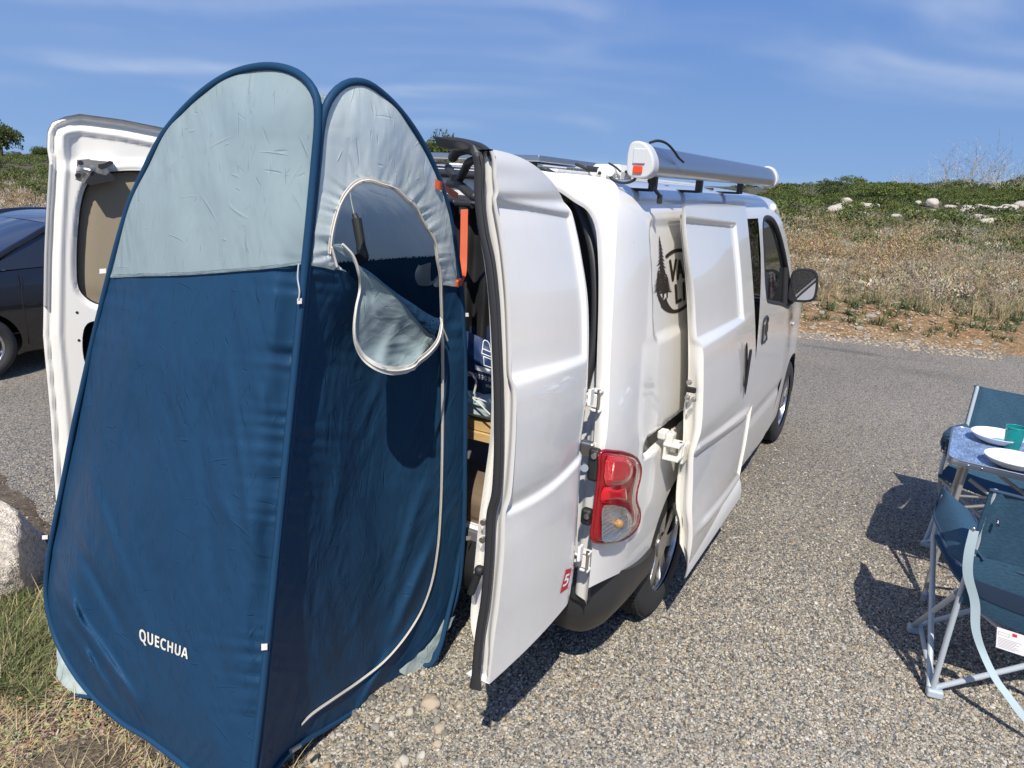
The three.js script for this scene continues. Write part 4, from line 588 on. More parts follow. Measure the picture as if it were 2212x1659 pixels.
// ---- rear left door, folded right round, its inner side showing
{
  const door = new THREE.Group(); door.name = 'rear_door'; van.add(door); door.userData.label = 'wide rear door folded back, its inner side and beige lining showing';
  const A = onZ(118, 1072, .48), B = onZ(103, 290, .44), Cc = V(-.83, 1.0, .0), pl = plane3(A, B, Cc);
  const L = (p, off = 0) => onP(p[0], p[1], { p: pl.p.clone().addScaledVector(pl.n, off), n: pl.n });
  const out = [[172, 246], [140, 252], [112, 264], [102, 285], [101, 322], [106, 351], [100, 440], [95, 544], [93, 664], [92, 725], [108, 898], [113, 975], [119, 1072], [128, 1160], [145, 1215], [260, 1180], [352, 1120], [362, 900], [372, 600], [385, 420], [384, 330], [372, 284], [353, 276], [262, 258]];
  const trim = smooth2([[293, 368], [240, 371], [205, 380], [187, 400], [175, 437], [168, 494], [165, 577], [170, 624], [187, 645], [212, 658], [260, 662], [315, 650], [332, 600], [336, 450], [325, 385], [310, 370]], 5);
  const hole = smooth2([[215, 692], [190, 698], [180, 715], [181, 775], [195, 800], [270, 800], [290, 740], [270, 692]], 4);
  const relief = ([x, y], d) => { // pressed frame: rolled edge, two long beads, recess round the lining
    const left = nearest([x, y], out)[1]; let h = .010 * sstep(0, 6, left) - .012 * sstep(9, 14, left) * sstep(24, 17, left); h += .016 * sstep(22, 32, left) - .010 * sstep(38, 46, left);
    const top = y < 372 ? sstep(372, 340, y) * sstep(120, 175, x) : 0; h -= .030 * top; const dt = nearest([x, y], trim)[1]; h -= .014 * sstep(10, 2, dt); return h; };
  mesh('inner_panel', polyMesh(out, [trim, hole], 5, p => L(p, relief(p))), M.paintIn, door);
  mesh('outer_skin', polyMesh(out, [], 14, p => L(p, -.06)), M.paint, door);
  mesh('edge', (() => { const o = [...out, out[0]]; return sheet(o.length - 1, 1, (u, v) => { const k = Math.round(u * (o.length - 1)); return L(o[k], v ? -.06 : .004); }); })(), M.paint, door);
  const linen = dataTex(256, (i, j) => { const v = .78 + .12 * Math.sin(i * 1.1) * Math.sin(j * 1.1) + .2 * fbm(i / 6, j / 6, 3, 3); return [v, v, v]; }, true);
  mesh('lining', polyMesh(trim, [], 10, (p, d) => L(p, -.032 + .010 * sstep(0, 40, d))), std(lin(.52, .43, .30), .95, { map: rep(linen, 9) }), door);
  mesh('lining_edge', tube(trim.map(p => L(p, -.010)), .0065, 160, 6, true), M.rubber, door);
  mesh('lining_return', (() => { const o = [...trim, trim[0]]; return sheet(o.length - 1, 1, (u, v) => { const k = Math.round(u * (o.length - 1)); return L(o[k], v ? -.034 : -.006); }); })(), M.paintIn, door);
  mesh('hole_edge', tube(hole.map(p => L(p, -.004)), .006, 80, 6, true), M.rubber, door);
  mesh('hole_back', polyMesh(hole, [], 10, p => L(p, -.05)), M.dark, door);
  for (const p of [[167, 674], [171, 734]]) { const q = L(p, .010), g = mesh('clip', new THREE.CylinderGeometry(.013, .014, .008, 18), M.blackPlastic, door); g.position.copy(q); g.quaternion.setFromUnitVectors(V(0, 1, 0), pl.n); mesh('clip_centre', new THREE.CylinderGeometry(.005, .005, .005, 12).translate(0, .005, 0), M.blackPlastic, g); }
  mesh('seal_strip', tube([[110, 356], [105, 440], [100, 544], [98, 660]].map(p => L(p, .012)), .006, 60, 6), std(lin(.5, .5, .49), .5), door);
  // top latch
  const lt = new THREE.Group(); lt.name = 'latch'; door.add(lt);
  const box = (name, pts, o0, o1, mat, step = 4) => { const a = polyMesh(pts, [], step, p => L(p, o1)), o = [...pts, pts[0]], s = sheet(o.length - 1, 1, (u, v) => { const k = Math.round(u * (o.length - 1)); return L(o[k], v ? o1 : o0); }); return mesh(name, [a, toCreasedNormals(s.toNonIndexed(), .5)], mat, lt); };
  box('base_plate', [[166, 345], [194, 343], [194, 376], [200, 392], [182, 396], [163, 388]], -.02, .016, M.zinc);
  box('side_plate', [[194, 345], [228, 348], [244, 349], [243, 355], [232, 358], [228, 364], [236, 370], [234, 380], [215, 376], [194, 368]], .0, .040, M.zinc);
  box('guard', [[198, 372], [230, 380], [236, 372], [242, 376], [248, 384], [247, 391], [222, 395], [198, 400], [182, 396]], .0, .055, M.blackPlastic);
  mesh('striker_bar', tube([L([170, 365], .02), L([182, 366], .05), L([195, 369], .055)], .009, 16, 8), M.steel, lt);
  for (const p of [[174, 352], [168, 379]]) { const q = L(p, .018), g = mesh('bolt', new THREE.CylinderGeometry(.008, .009, .010, 8), M.blackPlastic, lt); g.position.copy(q); g.quaternion.setFromUnitVectors(V(0, 1, 0), pl.n); }
  for (const p of [[200, 364], [217, 370]]) { const q = L(p, .042), g = mesh('rivet', new THREE.CylinderGeometry(.008, .009, .006, 14), M.steel, lt); g.position.copy(q); g.quaternion.setFromUnitVectors(V(0, 1, 0), pl.n); }
  box('catch', [[212, 355], [226, 353], [236, 347], [245, 349], [244, 355], [236, 356], [232, 362], [222, 366], [212, 362]], .04, .052, M.blackPlastic);
}
// ---- sliding side door, run back along the flank
{
  const door = new THREE.Group(); door.name = 'sliding_door'; van.add(door); door.userData.label = 'sliding side door run back on its rail, gravel mirrored in the paint';
  const ZR = -.63, ZN = -1.58;
  const rearPx = [[1480, 445], [1483, 499], [1490, 560], [1500, 632], [1507, 735], [1518, 752], [1520, 802], [1519, 866], [1515, 928], [1505, 963], [1499, 980], [1497, 1041], [1495, 1100], [1496, 1160], [1491, 1200], [1479, 1252]];
  const frontPx = [[1611, 446], [1616, 490], [1624, 580], [1631, 691], [1632, 773], [1628, 853], [1619, 911], [1611, 961], [1606, 986], [1600, 1016], [1593, 1050]];
  const RE = byY(rearPx.map(p => onZ(p[0], p[1], ZR))), FE = byY(frontPx.map(p => onZ(p[0], p[1], ZN)));
  const yRT = onZ(1480, 445, ZR).y, yRB = onZ(1479, 1252, ZR).y, yFT = onZ(1611, 446, ZN).y, yFB = onZ(1593, 1050, ZN).y;
  const g = (px, py, z) => onZ(px, py, z).y;
  const rec = { bR: g(1507, 742, ZR), bF: g(1580, 692, -1.25), tR: g(1492, 474, ZR), tF: g(1592, 486, -1.3) };
  const cr1R = g(1503, 966, ZR), cr1F = g(1607, 868, ZN), cr2F = g(1588, 1030, ZN), cr2R = g(1500, 1120, -.8);
  const emb = (u, y) => { const yb = lerp(rec.bR, rec.bF, u / .7), yt = lerp(rec.tR, rec.tF, u / .72); const sd = Math.max(yb - y, y - yt, (u - .74) * .95); let h = -.013 * sstep(.007, -.011, sd); const c1 = lerp(cr1R, cr1F, Math.min(1, u / .85)); h += .012 * sstep(.03, 0, Math.abs(y - c1 + .012)) * sstep(1, .8, u) - .008 * sstep(c1 + .0, c1 - .05, y); const c2 = lerp(cr2R, cr2F, u); h += .012 * sstep(.035, 0, Math.abs(y - c2)) * sstep(.03, .25, u); return h; };
  const at = (u, y) => { const a = RE(clamp(y, yRB, yRT)), b = FE(clamp(y, yFB, yFT)); const p = a.lerp(b, u); p.y = y; p.x += emb(u, y) * sstep(0, .02, u) + .006 * Math.sin(Math.PI * u); return p; };
  const top = u => lerp(yRT, yFT, u) + .008 * Math.sin(Math.PI * u), bot = u => lerp(yRB, yFB, u);
  mesh('outer_skin', sheet(90, 240, (u, v) => at(u, lerp(bot(u), top(u), v))), M.paint, door);
  // rear edge with its pressed return, bolts and latch slot
  const bandPx = [[1470, 446], [1467, 476], [1470, 515], [1480, 615], [1484, 700], [1485, 802], [1482, 850], [1476, 870], [1473, 960], [1466, 1000], [1459, 1060], [1459, 1100], [1467, 1130], [1467, 1180], [1477, 1200], [1483, 1225]];
  const BE = byY(bandPx.map(p => onZ(p[0], p[1], ZR - .02)));
  mesh('rear_edge', sheet(12, 200, (u, v) => { const y = lerp(yRB, yRT, v), a = RE(y), b = BE(clamp(y, .30, 1.70)); b.y = y; const p = a.lerp(b, u); p.z += .008 * Math.sin(u * Math.PI) - .02 * sstep(.35, .6, u) * sstep(.3, .45, y) * sstep(1.2, 1.0, y) - .02 * u; return p; }), M.paintIn, door);
  mesh('inner_panel', sheet(10, 40, (u, v) => { const y = lerp(.32, 1.68, v), b = BE(clamp(y, .30, 1.70)); b.y = y; b.z = lerp(ZR - .03, ZN, u); b.x = Math.max(b.x - .005 * u, sideX(y, b.z) + .018); return b; }), M.paintIn, door);
  mesh('front_edge', sheet(4, 80, (u, v) => { const y = lerp(yFB, yFT, v), a = FE(y); a.x -= u * .05; return a; }), M.paintIn, door);
  mesh('top_edge', sheet(30, 3, (u, v) => { const p = at(u, top(u)); p.x -= v * .045; return p; }), M.paint, door);
  for (const p of [[1489, 826], [1485, 859], [1499, 863]]) { const q = onZ(p[0], p[1], ZR + .006); mesh('bolt', [new THREE.CylinderGeometry(.010, .010, .006, 14).rotateX(Math.PI / 2).translate(q.x, q.y, q.z), new THREE.CylinderGeometry(.006, .006, .012, 6).rotateX(Math.PI / 2).translate(q.x, q.y, q.z + .004)], M.zinc, door); }
  mesh('latch_slot', (() => { const q = onZ(1492, 842, ZR + .003); return [rbox(.04, .022, .012, q.x, q.y, q.z, .006)]; })(), M.dark, door);
  // recessed pull near the front edge: a tall dark slot with a slim grip
  const hy = onZ(1606, 796, -1.30).y, slot = smooth2([[-1.285, hy - .10], [-1.280, hy], [-1.285, hy + .10], [-1.305, hy + .118], [-1.327, hy + .095], [-1.330, hy], [-1.327, hy - .095], [-1.305, hy - .118]], 5);
  const hm = mesh('handle', polyMesh(slot, [], .006, ([z, y], d) => { const p = at((z - ZR) / (ZN - ZR), y); p.x += .010 - .004 * sstep(.004, .012, d); p.z = z; return p; }), M.dark, door);
  const qa = at((-1.318 - ZR) / (ZN - ZR), hy); mesh('grip', rbox(.012, .17, .014, qa.x + .014, hy, -1.322, .005), M.blackPlastic, hm);
  // rail in the quarter panel and the roller arm
  const rail = smooth2([[-.385, .905], [-.395, .925], [-.43, .935], [-.7, .925], [-1.24, .915], [-1.24, .868], [-.8, .868], [-.46, .872], [-.41, .880]], 4);
  mesh('rail', polyMesh(rail, [], .02, ([z, y], d) => V(sideX(y, z) - .016 - .004 * sstep(.004, .016, d), y, z)), phys(lin(.012, .012, .013), .25, { clearcoat: .6 }), van);
  const r0 = onX(1436, 938, .868), r1 = onX(1456, 965, .90), r2 = onX(1482, 985, .935);
  mesh('roller_arm', [rbox(.03, .03, .05, r0.x - .006, r0.y, r0.z, .006), rbox(.035, .05, .022, r0.x + .014, r0.y - .020, r0.z - .006, .006), rbox(.06, .012, .07, r1.x, r1.y + .012, r1.z, .004), rbox(.06, .012, .07, r1.x, r1.y - .040, r1.z, .004), rbox(.010, .055, .06, r1.x - .026, r1.y - .014, r1.z, .004), rod(V(r1.x + .022, r1.y - .045, r1.z - .01), V(r1.x + .022, r1.y + .018, r1.z - .01), .008), rbox(.012, .075, .07, r2.x - .012, r2.y + .004, r2.z - .02, .006)], std(lin(.72, .70, .62), .5), door);
}
// ---- mirror
{
  const mr = new THREE.Group(); mr.name = 'door_mirror'; van.add(mr);
  const c = onZ(1736, 617, -2.98);
  const P = (px, py, z) => onZ(px, py, z);
  const out = smooth2([[1712, 590], [1722, 583], [1742, 582], [1757, 585], [1764, 594], [1764, 625], [1758, 646], [1748, 651], [1720, 651], [1705, 648], [1703, 635], [1707, 612]], 5);
  const front = polyMesh(out, [], 3, (p, d) => P(p[0], p[1], -2.98)), back = polyMesh(out, [], 3, (p, d) => { const q = P(p[0], p[1], -2.98); q.z -= .02 + .09 * sstep(0, 16, d); return q; });
  const o = [...out, out[0]], rim = sheet(o.length - 1, 4, (u, v) => { const k = Math.round(u * (o.length - 1)), q = P(o[k][0], o[k][1], -2.98); q.z -= .02 * v; q.addScaledVector(q.clone().sub(c).setZ(0).normalize(), .006 * Math.sin(v * Math.PI)); return q; });
  mesh('housing', [back, rim], M.blackPlastic, mr);
  const ins = out.map(p => [1735 + (p[0] - 1735) * .90, 617 + (p[1] - 617) * .90]);
  mesh('bezel', [front], M.blackPlastic, mr);
  mesh('mirror_glass', polyMesh(ins, [], 4, p => { const q = P(p[0], p[1], -2.972); q.z += (q.x - c.x) * .10 + (q.y - c.y) * .06; return q; }), std(lin(.8, .8, .82), .02, { metalness: 1 }), mr);
  mesh('foot', [rbox(.16, .035, .07, c.x - .13, c.y - .115, -3.03, .015), rbox(.03, .09, .10, sideX(1.1, -3.05) + .004, c.y - .09, -3.05, .012)], M.blackPlastic, mr);
}
// ---- lettering on the quarter panel
{
  const tx = canvasTex(1024, 1024, (c, w, h) => {
    c.clearRect(0, 0, w, h); const ink = '#2b2018'; c.fillStyle = ink; c.strokeStyle = ink;
    c.lineWidth = 44; c.lineCap = 'round'; c.beginPath(); c.ellipse(560, 590, 385, 372, 0, -2.1, 2.45); c.stroke();
    const r = mulberry(8); const pine = (x, base, top, wd) => { c.beginPath(); c.moveTo(x, top); const n = 12; const L = [], R = []; for (let k = 0; k < n; k++) { const y = lerp(top, base, (k + 1) / n), s = wd * Math.pow((k + 1) / n, .8); R.push([x + s * (.75 + .4 * r()), y + 6], [x + s * .14, y - 10]); L.push([x - s * (.75 + .4 * r()), y + 6], [x - s * .14, y - 10]); } for (const p of R) c.lineTo(...p); c.lineTo(x + 9, base + 60); c.lineTo(x - 9, base + 60); for (const p of L.reverse()) c.lineTo(...p); c.closePath(); c.fill(); };
    pine(270, 520, 20, 95); pine(285, 690, 290, 130); pine(215, 650, 400, 90); pine(350, 700, 480, 95);
    c.beginPath(); c.moveTo(175, 600); c.quadraticCurveTo(190, 780, 300, 880); c.quadraticCurveTo(420, 960, 520, 972); c.quadraticCurveTo(400, 900, 350, 800); c.lineTo(330, 745); c.lineTo(290, 770); c.lineTo(250, 720); c.closePath(); c.fill();
    c.lineWidth = 40; c.lineJoin = 'round'; const line = (...p) => { c.beginPath(); c.moveTo(p[0], p[1]); for (let k = 2; k < p.length; k += 2) c.lineTo(p[k], p[k + 1]); c.stroke(); };
    line(420, 330, 455, 560, 520, 335); line(545, 560, 590, 350, 645, 560); line(565, 490, 625, 488); line(690, 560, 700, 355, 775, 555, 790, 350);
    line(500, 640, 515, 850, 600, 838); line(650, 640, 655, 845); line(720, 850, 712, 645, 800, 635); line(716, 742, 785, 735); line(850, 640, 855, 845, 935, 830); line(852, 640, 930, 632); line(853, 742, 915, 735);
  });
  const z0 = -.40, z1 = -1.06, y0 = 1.615, y1 = 1.315;
  mesh('lettering', sheet(24, 30, (u, v) => { const z = lerp(z0, z1, u), y = lerp(y1 - .0, y0, v); return V(sideX(y, z) - .013 * sstep(.0, -.030, rrect(z, y, -.85, 1.462, .405, .205, .06)) + .0016, y, z); }, (u, v) => [u, v]), std(0xffffff, .5, { map: tx, transparent: true, alphaTest: .5 }), van);
}
// ================================================================ pop-up shower tent
{
  const tent = thing('shower_tent', 'tall navy and pale blue pop-up shower tent behind the van', 'tent');
  const N = onY(535, 1812), L = onY(125, 1505), R = onY(945, 1457), T = onZ(688, 250, .68);
  const PL = plane3(N, L, T), PR = plane3(N, R, T);
  const shift = (pl, o) => ({ p: pl.p.clone().addScaledVector(pl.n, o), n: pl.n });
  const pL = (p, o = 0) => onP(p[0], p[1], shift(PL, o)), pR = (p, o = 0) => onP(p[0], p[1], shift(PR, o));
  // crumpled ripstop: creases as height
  const crease = (seed, n = 1024) => { const r = mulberry(seed), H = new Float32Array(n * n); const add = (x, y, ang, len, w, a, bend) => { const steps = Math.ceil(len); let X = x, Y = y, A = ang; for (let k = 0; k < steps; k++) { A += bend / steps; X += Math.cos(A); Y += Math.sin(A); const f = Math.sin(Math.PI * k / steps) * a; for (let t = -Math.ceil(w * 2.5); t <= w * 2.5; t++) { const q = (((Math.round(Y + Math.cos(A) * t) % n) + n) % n) * n + ((Math.round(X - Math.sin(A) * t) % n) + n) % n; const v = f * Math.exp(-(t * t) / (w * w)); if (Math.abs(v) > Math.abs(H[q])) H[q] = v; } } };
    for (let k = 0; k < 210; k++) add(r() * n, r() * n, Math.PI / 2 + (r() - .5) * (r() < .7 ? .9 : 3), 20 + 170 * r() * r(), 1.4 + 4 * r() * r(), (r() < .6 ? 1 : -1) * (.2 + .7 * r()), (r() - .5) * .8);
    for (let k = 0; k < 40; k++) add(r() * n, r() * n, Math.PI / 2 + (r() - .5) * .5, 200 + 250 * r(), 8 + 16 * r(), (r() - .5) * 1.3, (r() - .5) * .5);
    return dataTex(n, (i, j) => { const t = i / n * 6.2832, u = j / n * 6.2832; const f = fbm(Math.cos(t) * 1.4 + seed, Math.sin(t) * 1.4 + Math.cos(u) * .8, Math.sin(u) * .8, 3); return .5 + .17 * H[j * n + i] + .45 * f; }); };
  const weave = dataTex(256, (i, j) => { const v = .88 + .06 * Math.sin(i * 1.57) + .06 * Math.sin(j * 1.57) + .12 * fbm(i / 3, j / 3, 2, 2); return [v, v, v]; }, true);
  const c1 = crease(21), c2 = crease(22);
  const cloth = (c, bump, o = {}) => phys(c, o.transmission ? .95 : .46, { specularIntensity: .16, bumpMap: bump, bumpScale: .011, ...o });
  const U = 1.6; // texture repeats every 0.62 m
  const navy = cloth(lin(.0165, .056, .118), c1), navyR = cloth(lin(.0165, .056, .118), c2), pale = cloth(lin(.44, .555, .57), c1, { transmission: .45, thickness: 0 }), paleLitIn = cloth(lin(.74, .84, .84), c1, { transmission: .35, thickness: 0 }), paleLitR = cloth(lin(.80, .88, .86), c2, { transmission: .45, thickness: 0 }), navyBind = cloth(lin(.018, .060, .125), c2, { bumpScale: .003 });  // brighter copies of one pale cloth: light painted into door top and back walls
  const hoopL = smooth2([[547, 1662], [566, 1500], [591, 1250], [616, 1000], [641, 750], [659, 570], [683, 320], [687, 262], [684, 212], [668, 180], [645, 160], [612, 147], [580, 143], [545, 146], [500, 160], [450, 190], [400, 235], [350, 296], [312, 370], [281, 440], [256, 520], [235, 600], [215, 680], [196, 760], [178, 840], [160, 920], [145, 1000], [129, 1080], [113, 1160], [103, 1220], [100, 1290], [115, 1363], [133, 1406], [160, 1453], [200, 1503], [267, 1563], [313, 1590], [380, 1640], [440, 1692], [490, 1745], [522, 1778], [536, 1755]], 4);
  const hoopR = smooth2([[556, 1662], [573, 1500], [598, 1250], [623, 1000], [648, 750], [665, 570], [688, 330], [694, 272], [706, 226], [727, 195], [750, 180], [775, 177], [800, 184], [830, 206], [860, 236], [890, 275], [915, 316], [935, 356], [953, 402], [969, 460], [981, 520], [990, 580], [997, 640], [1001, 720], [1004, 800], [1005, 900], [1004, 1000], [1003, 1100], [998, 1200], [990, 1270], [975, 1322], [955, 1366], [930, 1402], [895, 1441], [850, 1481], [800, 1516], [750, 1546], [700, 1577], [650, 1607], [615, 1637], [588, 1672], [566, 1725], [552, 1748], [548, 1730]], 4);
  const clip = (poly, above, line) => { // part of a polygon above or below a rising seam line y = f(x)
    const out = []; for (let i = 0; i < poly.length; i++) { const a = poly[i], b = poly[(i + 1) % poly.length], fa = (a[1] - line(a[0])) * (above ? 1 : -1), fb = (b[1] - line(b[0])) * (above ? 1 : -1); if (fa <= 0) out.push(a); if (fa * fb < 0) { const t = fa / (fa - fb); out.push([lerp(a[0], b[0], t), lerp(a[1], b[1], t)]); } } return out; };
  const seamL = table1([[230, 597], [300, 594], [400, 591], [500, 584], [580, 577], [665, 566]]), seamR = table1([[655, 569], [690, 573], [720, 580], [760, 594], [850, 606], [955, 612], [1000, 619]]);
  const drum = (poly, b) => p => { const d = nearest(p, poly)[1]; return b * (1 - Math.exp(-d / 110)); };
  const dL = drum(hoopL, .035), dR = drum(hoopR, -.10);
  // the walls belly out at mid height and tuck in towards the ground
  const belly = (p, y0, yc, y1, a) => a * (p[1] < yc ? Math.pow(Math.sin(Math.PI / 2 * clamp((p[1] - y0) / (yc - y0), 0, 1)), 1.2) : Math.cos(Math.PI / 2 * clamp((p[1] - yc) / (y1 - yc), 0, 1)));
  const bulL = p => dL(p) + belly(p, 300, 900, 1720, .04) * sstep(0, 70, nearest(p, hoopL)[1]), bulR = p => { const far = 1 - Math.exp(-Math.max(0, p[0] - lerp(690, 548, (p[1] - 300) / 1362)) / 130), low = sstep(500, 800, p[1]); return lerp(dR(p) * -.40, -far * (.085 * sstep(1012, 800, p[0]) + .075 * sstep(1050, 1720, p[1])), low); };
  // puckers that run in from the hoop
  const puck = (poly, k, a) => p => { const [q, d] = nearest(p, poly); return a * sstep(330, 520, q[1]) * sstep(-.2, .5, noise.noise(q[0] * .008, q[1] * .008, 7.7)) * Math.exp(-d / 55) * sstep(0, 10, d) * noise.noise(q[0] * k, q[1] * k, d * .004); };
  const pkL = puck(hoopL, .045, .012), pkR = puck(hoopR, .05, .010);
  const sag = p => .010 * noise.noise(p[0] * .006, p[1] * .0035, 3.3) + .006 * noise.noise(p[0] * .02, p[1] * .006, 8.3);
  const fold = (p, x0, y0, x1, y1, w, a) => { const dx = x1 - x0, dy = y1 - y0, l = Math.hypot(dx, dy), t = ((p[0] - x0) * dx + (p[1] - y0) * dy) / (l * l), d = ((p[0] - x0) * dy - (p[1] - y0) * dx) / l; if (t < 0 || t > 1) return 0; return a * Math.sin(Math.PI * t) * Math.exp(-(d * d) / (w * w)); };
  const foldsL = p => fold(p, 115, 1150, 230, 1560, 9, .016) + fold(p, 112, 1250, 330, 1570, 10, .020) + fold(p, 125, 1100, 300, 1420, 12, -.012) + fold(p, 118, 1310, 280, 1560, 7, .014) + fold(p, 160, 950, 300, 1330, 14, .010) + fold(p, 300, 700, 240, 1000, 12, .006) + fold(p, 480, 700, 560, 1300, 10, .006) + fold(p, 420, 800, 470, 1350, 14, -.006);
  const foldsR = p => fold(p, 945, 1150, 830, 1420, 12, .020) + fold(p, 905, 1330, 800, 1490, 9, .016) + fold(p, 850, 1390, 760, 1560, 7, .014) + fold(p, 925, 1020, 830, 1330, 10, .008) + fold(p, 760, 850, 700, 1250, 12, .005) + fold(p, 870, 1000, 930, 850, 7, .004);
  const extra = (seed, x0, x1, n) => { const r = mulberry(seed), L = []; for (let k = 0; k < n; k++) { const x = lerp(x0, x1, r()), y = 640 + 850 * r(), l = 60 + 300 * r() * r(), a = (r() - .5) * .9; L.push([x, y, x + Math.sin(a) * l, y + Math.cos(a) * l, 6 + 7 * r(), (r() - .4) * .007]); } return p => { let s = 0; for (const f of L) if (p[1] > Math.min(f[1], f[3]) - 20 && p[1] < Math.max(f[1], f[3]) + 20) s += fold(p, ...f); return s; }; };
  const exL = extra(71, 180, 620, 46), exR = extra(72, 620, 950, 40);
  const win = smooth2([[714, 540], [718, 507], [728, 464], [738, 437], [754, 411], [774, 394], [798, 389], [824, 397], [854, 407], [876, 427], [898, 447], [911, 474], [928, 501], [941, 527], [946, 561], [952, 594], [954, 640], [955, 690], [905, 678], [850, 650], [790, 620], [750, 590], [725, 565]], 4);
  const wl = mesh('left_wall', polyMesh(clip(hoopL, false, x => seamL(x) - 1), [], 5, p => pL(p, bulL(p) + pkL(p) + sag(p) + foldsL(p) + exL(p)), U), navy, tent);
  const wlu = mesh('left_wall_top', polyMesh(clip(hoopL, true, x => seamL(x) + 3), [], 7, p => pL(p, bulL(p) + pkL(p) + sag(p) + .0025), U), pale, tent);
  const doorW = mesh('door_wall', polyMesh(clip(hoopR, false, x => seamR(x) - 1), [win], 5, p => pR(p, bulR(p) + pkR(p) + sag(p) + foldsR(p) + exR(p)), U), navyR, tent);
  const doorU = mesh('door_wall_top', polyMesh(clip(hoopR, true, x => seamR(x) + 3), [win], 5, p => { const [q, d] = nearest(p, win); return pR(p, bulR(p) + pkR(p) + sag(p) + .0025 + .012 * Math.exp(-d / 22) * noise.noise(q[0] * .10, q[1] * .10, 1.1)); }, U), paleLitR, tent);
  // hoop sleeves
  const sleeve = (poly, f, r, mat) => tube(poly.filter((_, k) => k % 2 === 0).map(p => f(p, .003)), r, 260, 8, true);
  mesh('hoop_sleeve', sleeve(hoopL, pL, .0088), navyBind, tent); mesh('hoop_sleeve', sleeve(hoopR, (p, o) => pR(p, bulR(p) + o), .0088), navyBind, tent);
  // seam stitching bands
  const band = (x0, x1, line, f, w) => sheet(70, 2, (u, v) => { const x = lerp(x0, x1, u); return f([x, line(x) + (v - .5) * w]); });
  mesh('seam_band', band(243, 656, seamL, p => pL(p, bulL(p) + pkL(p) + sag(p) + .0055), 7), pale, tent);
  mesh('seam_band', [band(668, 722, seamR, p => pR(p, bulR(p) + pkR(p) + sag(p) + .0055), 7), band(957, 996, seamR, p => pR(p, bulR(p) + pkR(p) + sag(p) + .0055), 7)], paleLitR, tent);
  // walls behind: the same hoops carried back to the far corner
  const shL = R.clone().sub(N).multiplyScalar(1.0), shR = L.clone().sub(N).multiplyScalar(.95);
  // at every height the far walls stand off by the width of the wall beside them
  const ridge = y => N.clone().lerp(T, y / T.y);
  const offs = (pts, f, base) => { const q = pts.map(p => f(p)).map(P => [P.y, P.clone().sub(ridge(P.y))]).sort((u, v) => u[0] - v[0]); q.unshift([0, base]); const fx = table1(q.map(e => [e[0], e[1].x])), fz = table1(q.map(e => [e[0], e[1].z])); return y => V(fx(y), 0, fz(y)); };
  const wR = offs([[860, 236], [915, 316], [953, 402], [981, 520], [997, 640], [1004, 800], [1005, 900], [1003, 1100], [990, 1270]], pR, R.clone().sub(N)), wL = offs([[450, 190], [350, 296], [281, 440], [235, 600], [196, 760], [160, 920], [129, 1080], [103, 1220]], pL, L.clone().sub(N));
  const bl = p => { const q = pL(p, -.015); return q.addScaledVector(wR(q.y), .985).setY(q.y * (q.y > 1.5 ? lerp(1, .95, sstep(1.5, 1.95, q.y)) : 1)); }, br = p => { const q = pR(p, -.015); return q.addScaledVector(wL(q.y), .97).setY(q.y * (q.y > 1.5 ? lerp(1, .95, sstep(1.5, 1.95, q.y)) : 1)); };
  const backPart = (poly, f, bul, line) => [mesh('back_wall', polyMesh(clip(poly, false, x => line(x) - 1), [], 8, p => f(p).addScaledVector(f === bl ? PL.n : PR.n, -.02 + sag(p)), U), navy, tent), mesh('back_wall_top', polyMesh(clip(poly, true, x => line(x) + 3), [], 8, p => f(p).addScaledVector(f === bl ? PL.n : PR.n, -.02 + sag(p)), U), paleLitIn, tent)];
  backPart(hoopL, bl, bulL, x => seamL(x) + 6); backPart(hoopR, br, bulR, seamR);
  for (const [poly, f] of [[hoopL, bl], [hoopR, br]]) mesh('hoop_sleeve', tube(poly.filter((_, k) => k % 3 === 0)  .map(p => f(p)), .0088, 200, 8, true), navyBind, tent);
  // gussets between the hoop tops; the middle of the roof is open
  const tl = [[350, 296], [400, 235], [450, 190], [500, 160], [545, 146], [580, 143], [612, 147], [645, 160], [668, 180], [684, 212], [687, 262]], tr = [[694, 272], [706, 226], [727, 195], [750, 180], [775, 177], [800, 184], [830, 206], [860, 236], [890, 275], [915, 316]];
  const loop = [...tl.map(p => pL(p, -.006)), ...tr.map(p => pR(p, -.006)), ...[...tl].reverse().map(p => bl(p)), ...[...tr].reverse().map(p => br(p))], lc = curve(loop, true);
  const apex = loop.reduce((a, p) => a.add(p), V()).multiplyScalar(1 / loop.length); apex.y = pL([580, 143]).y - .10;
  mesh('roof_cloth', sheet(150, 8, (u, v) => { const p = lc.getPoint(u), q = p.clone().lerp(apex, v * .22); return q; }), pale, tent);
  const gl = curve([[687, 262], [684, 212], [668, 180], [655, 167]].map(p => pL(p, -.003))), gr = curve([[694, 272], [700, 245], [708, 222], [718, 204]].map(p => pR(p, bulR(p) - .003)));
  mesh('gusset', sheet(16, 10, (u, v) => { const p = gl.getPoint(u).lerp(gr.getPoint(u), v); p.y -= .012 * Math.sin(Math.PI * v) * u; return p; }), pale, tent);
  // zip round the window and down the door
  const zipPx = [[714, 548], [718, 507], [728, 464], [738, 437], [754, 411], [774, 394], [798, 389], [824, 397], [854, 407], [876, 427], [898, 447], [911, 474], [928, 501], [941, 527], [946, 561], [952, 594], [954, 640], [956, 720], [957, 800], [957, 900], [956, 1000], [953, 1100], [946, 1190], [931, 1268], [906, 1330], [870, 1385], [830, 1430], [780, 1470], [725, 1508], [675, 1543], [652, 1565]];
  const onDoor = (p, o) => pR(p, bulR(p) + pkR(p) + sag(p) + foldsR(p) + exR(p) + o);
  const zc = zipPx.map(p => onDoor(p, .005));
  const across = w => (u, c) => c.getTangent(u).cross(PR.n).normalize().multiplyScalar(w);
  mesh('zip', ribbon(zc, across(.013), 260, .002), std(lin(.66, .62, .55), .75), tent);
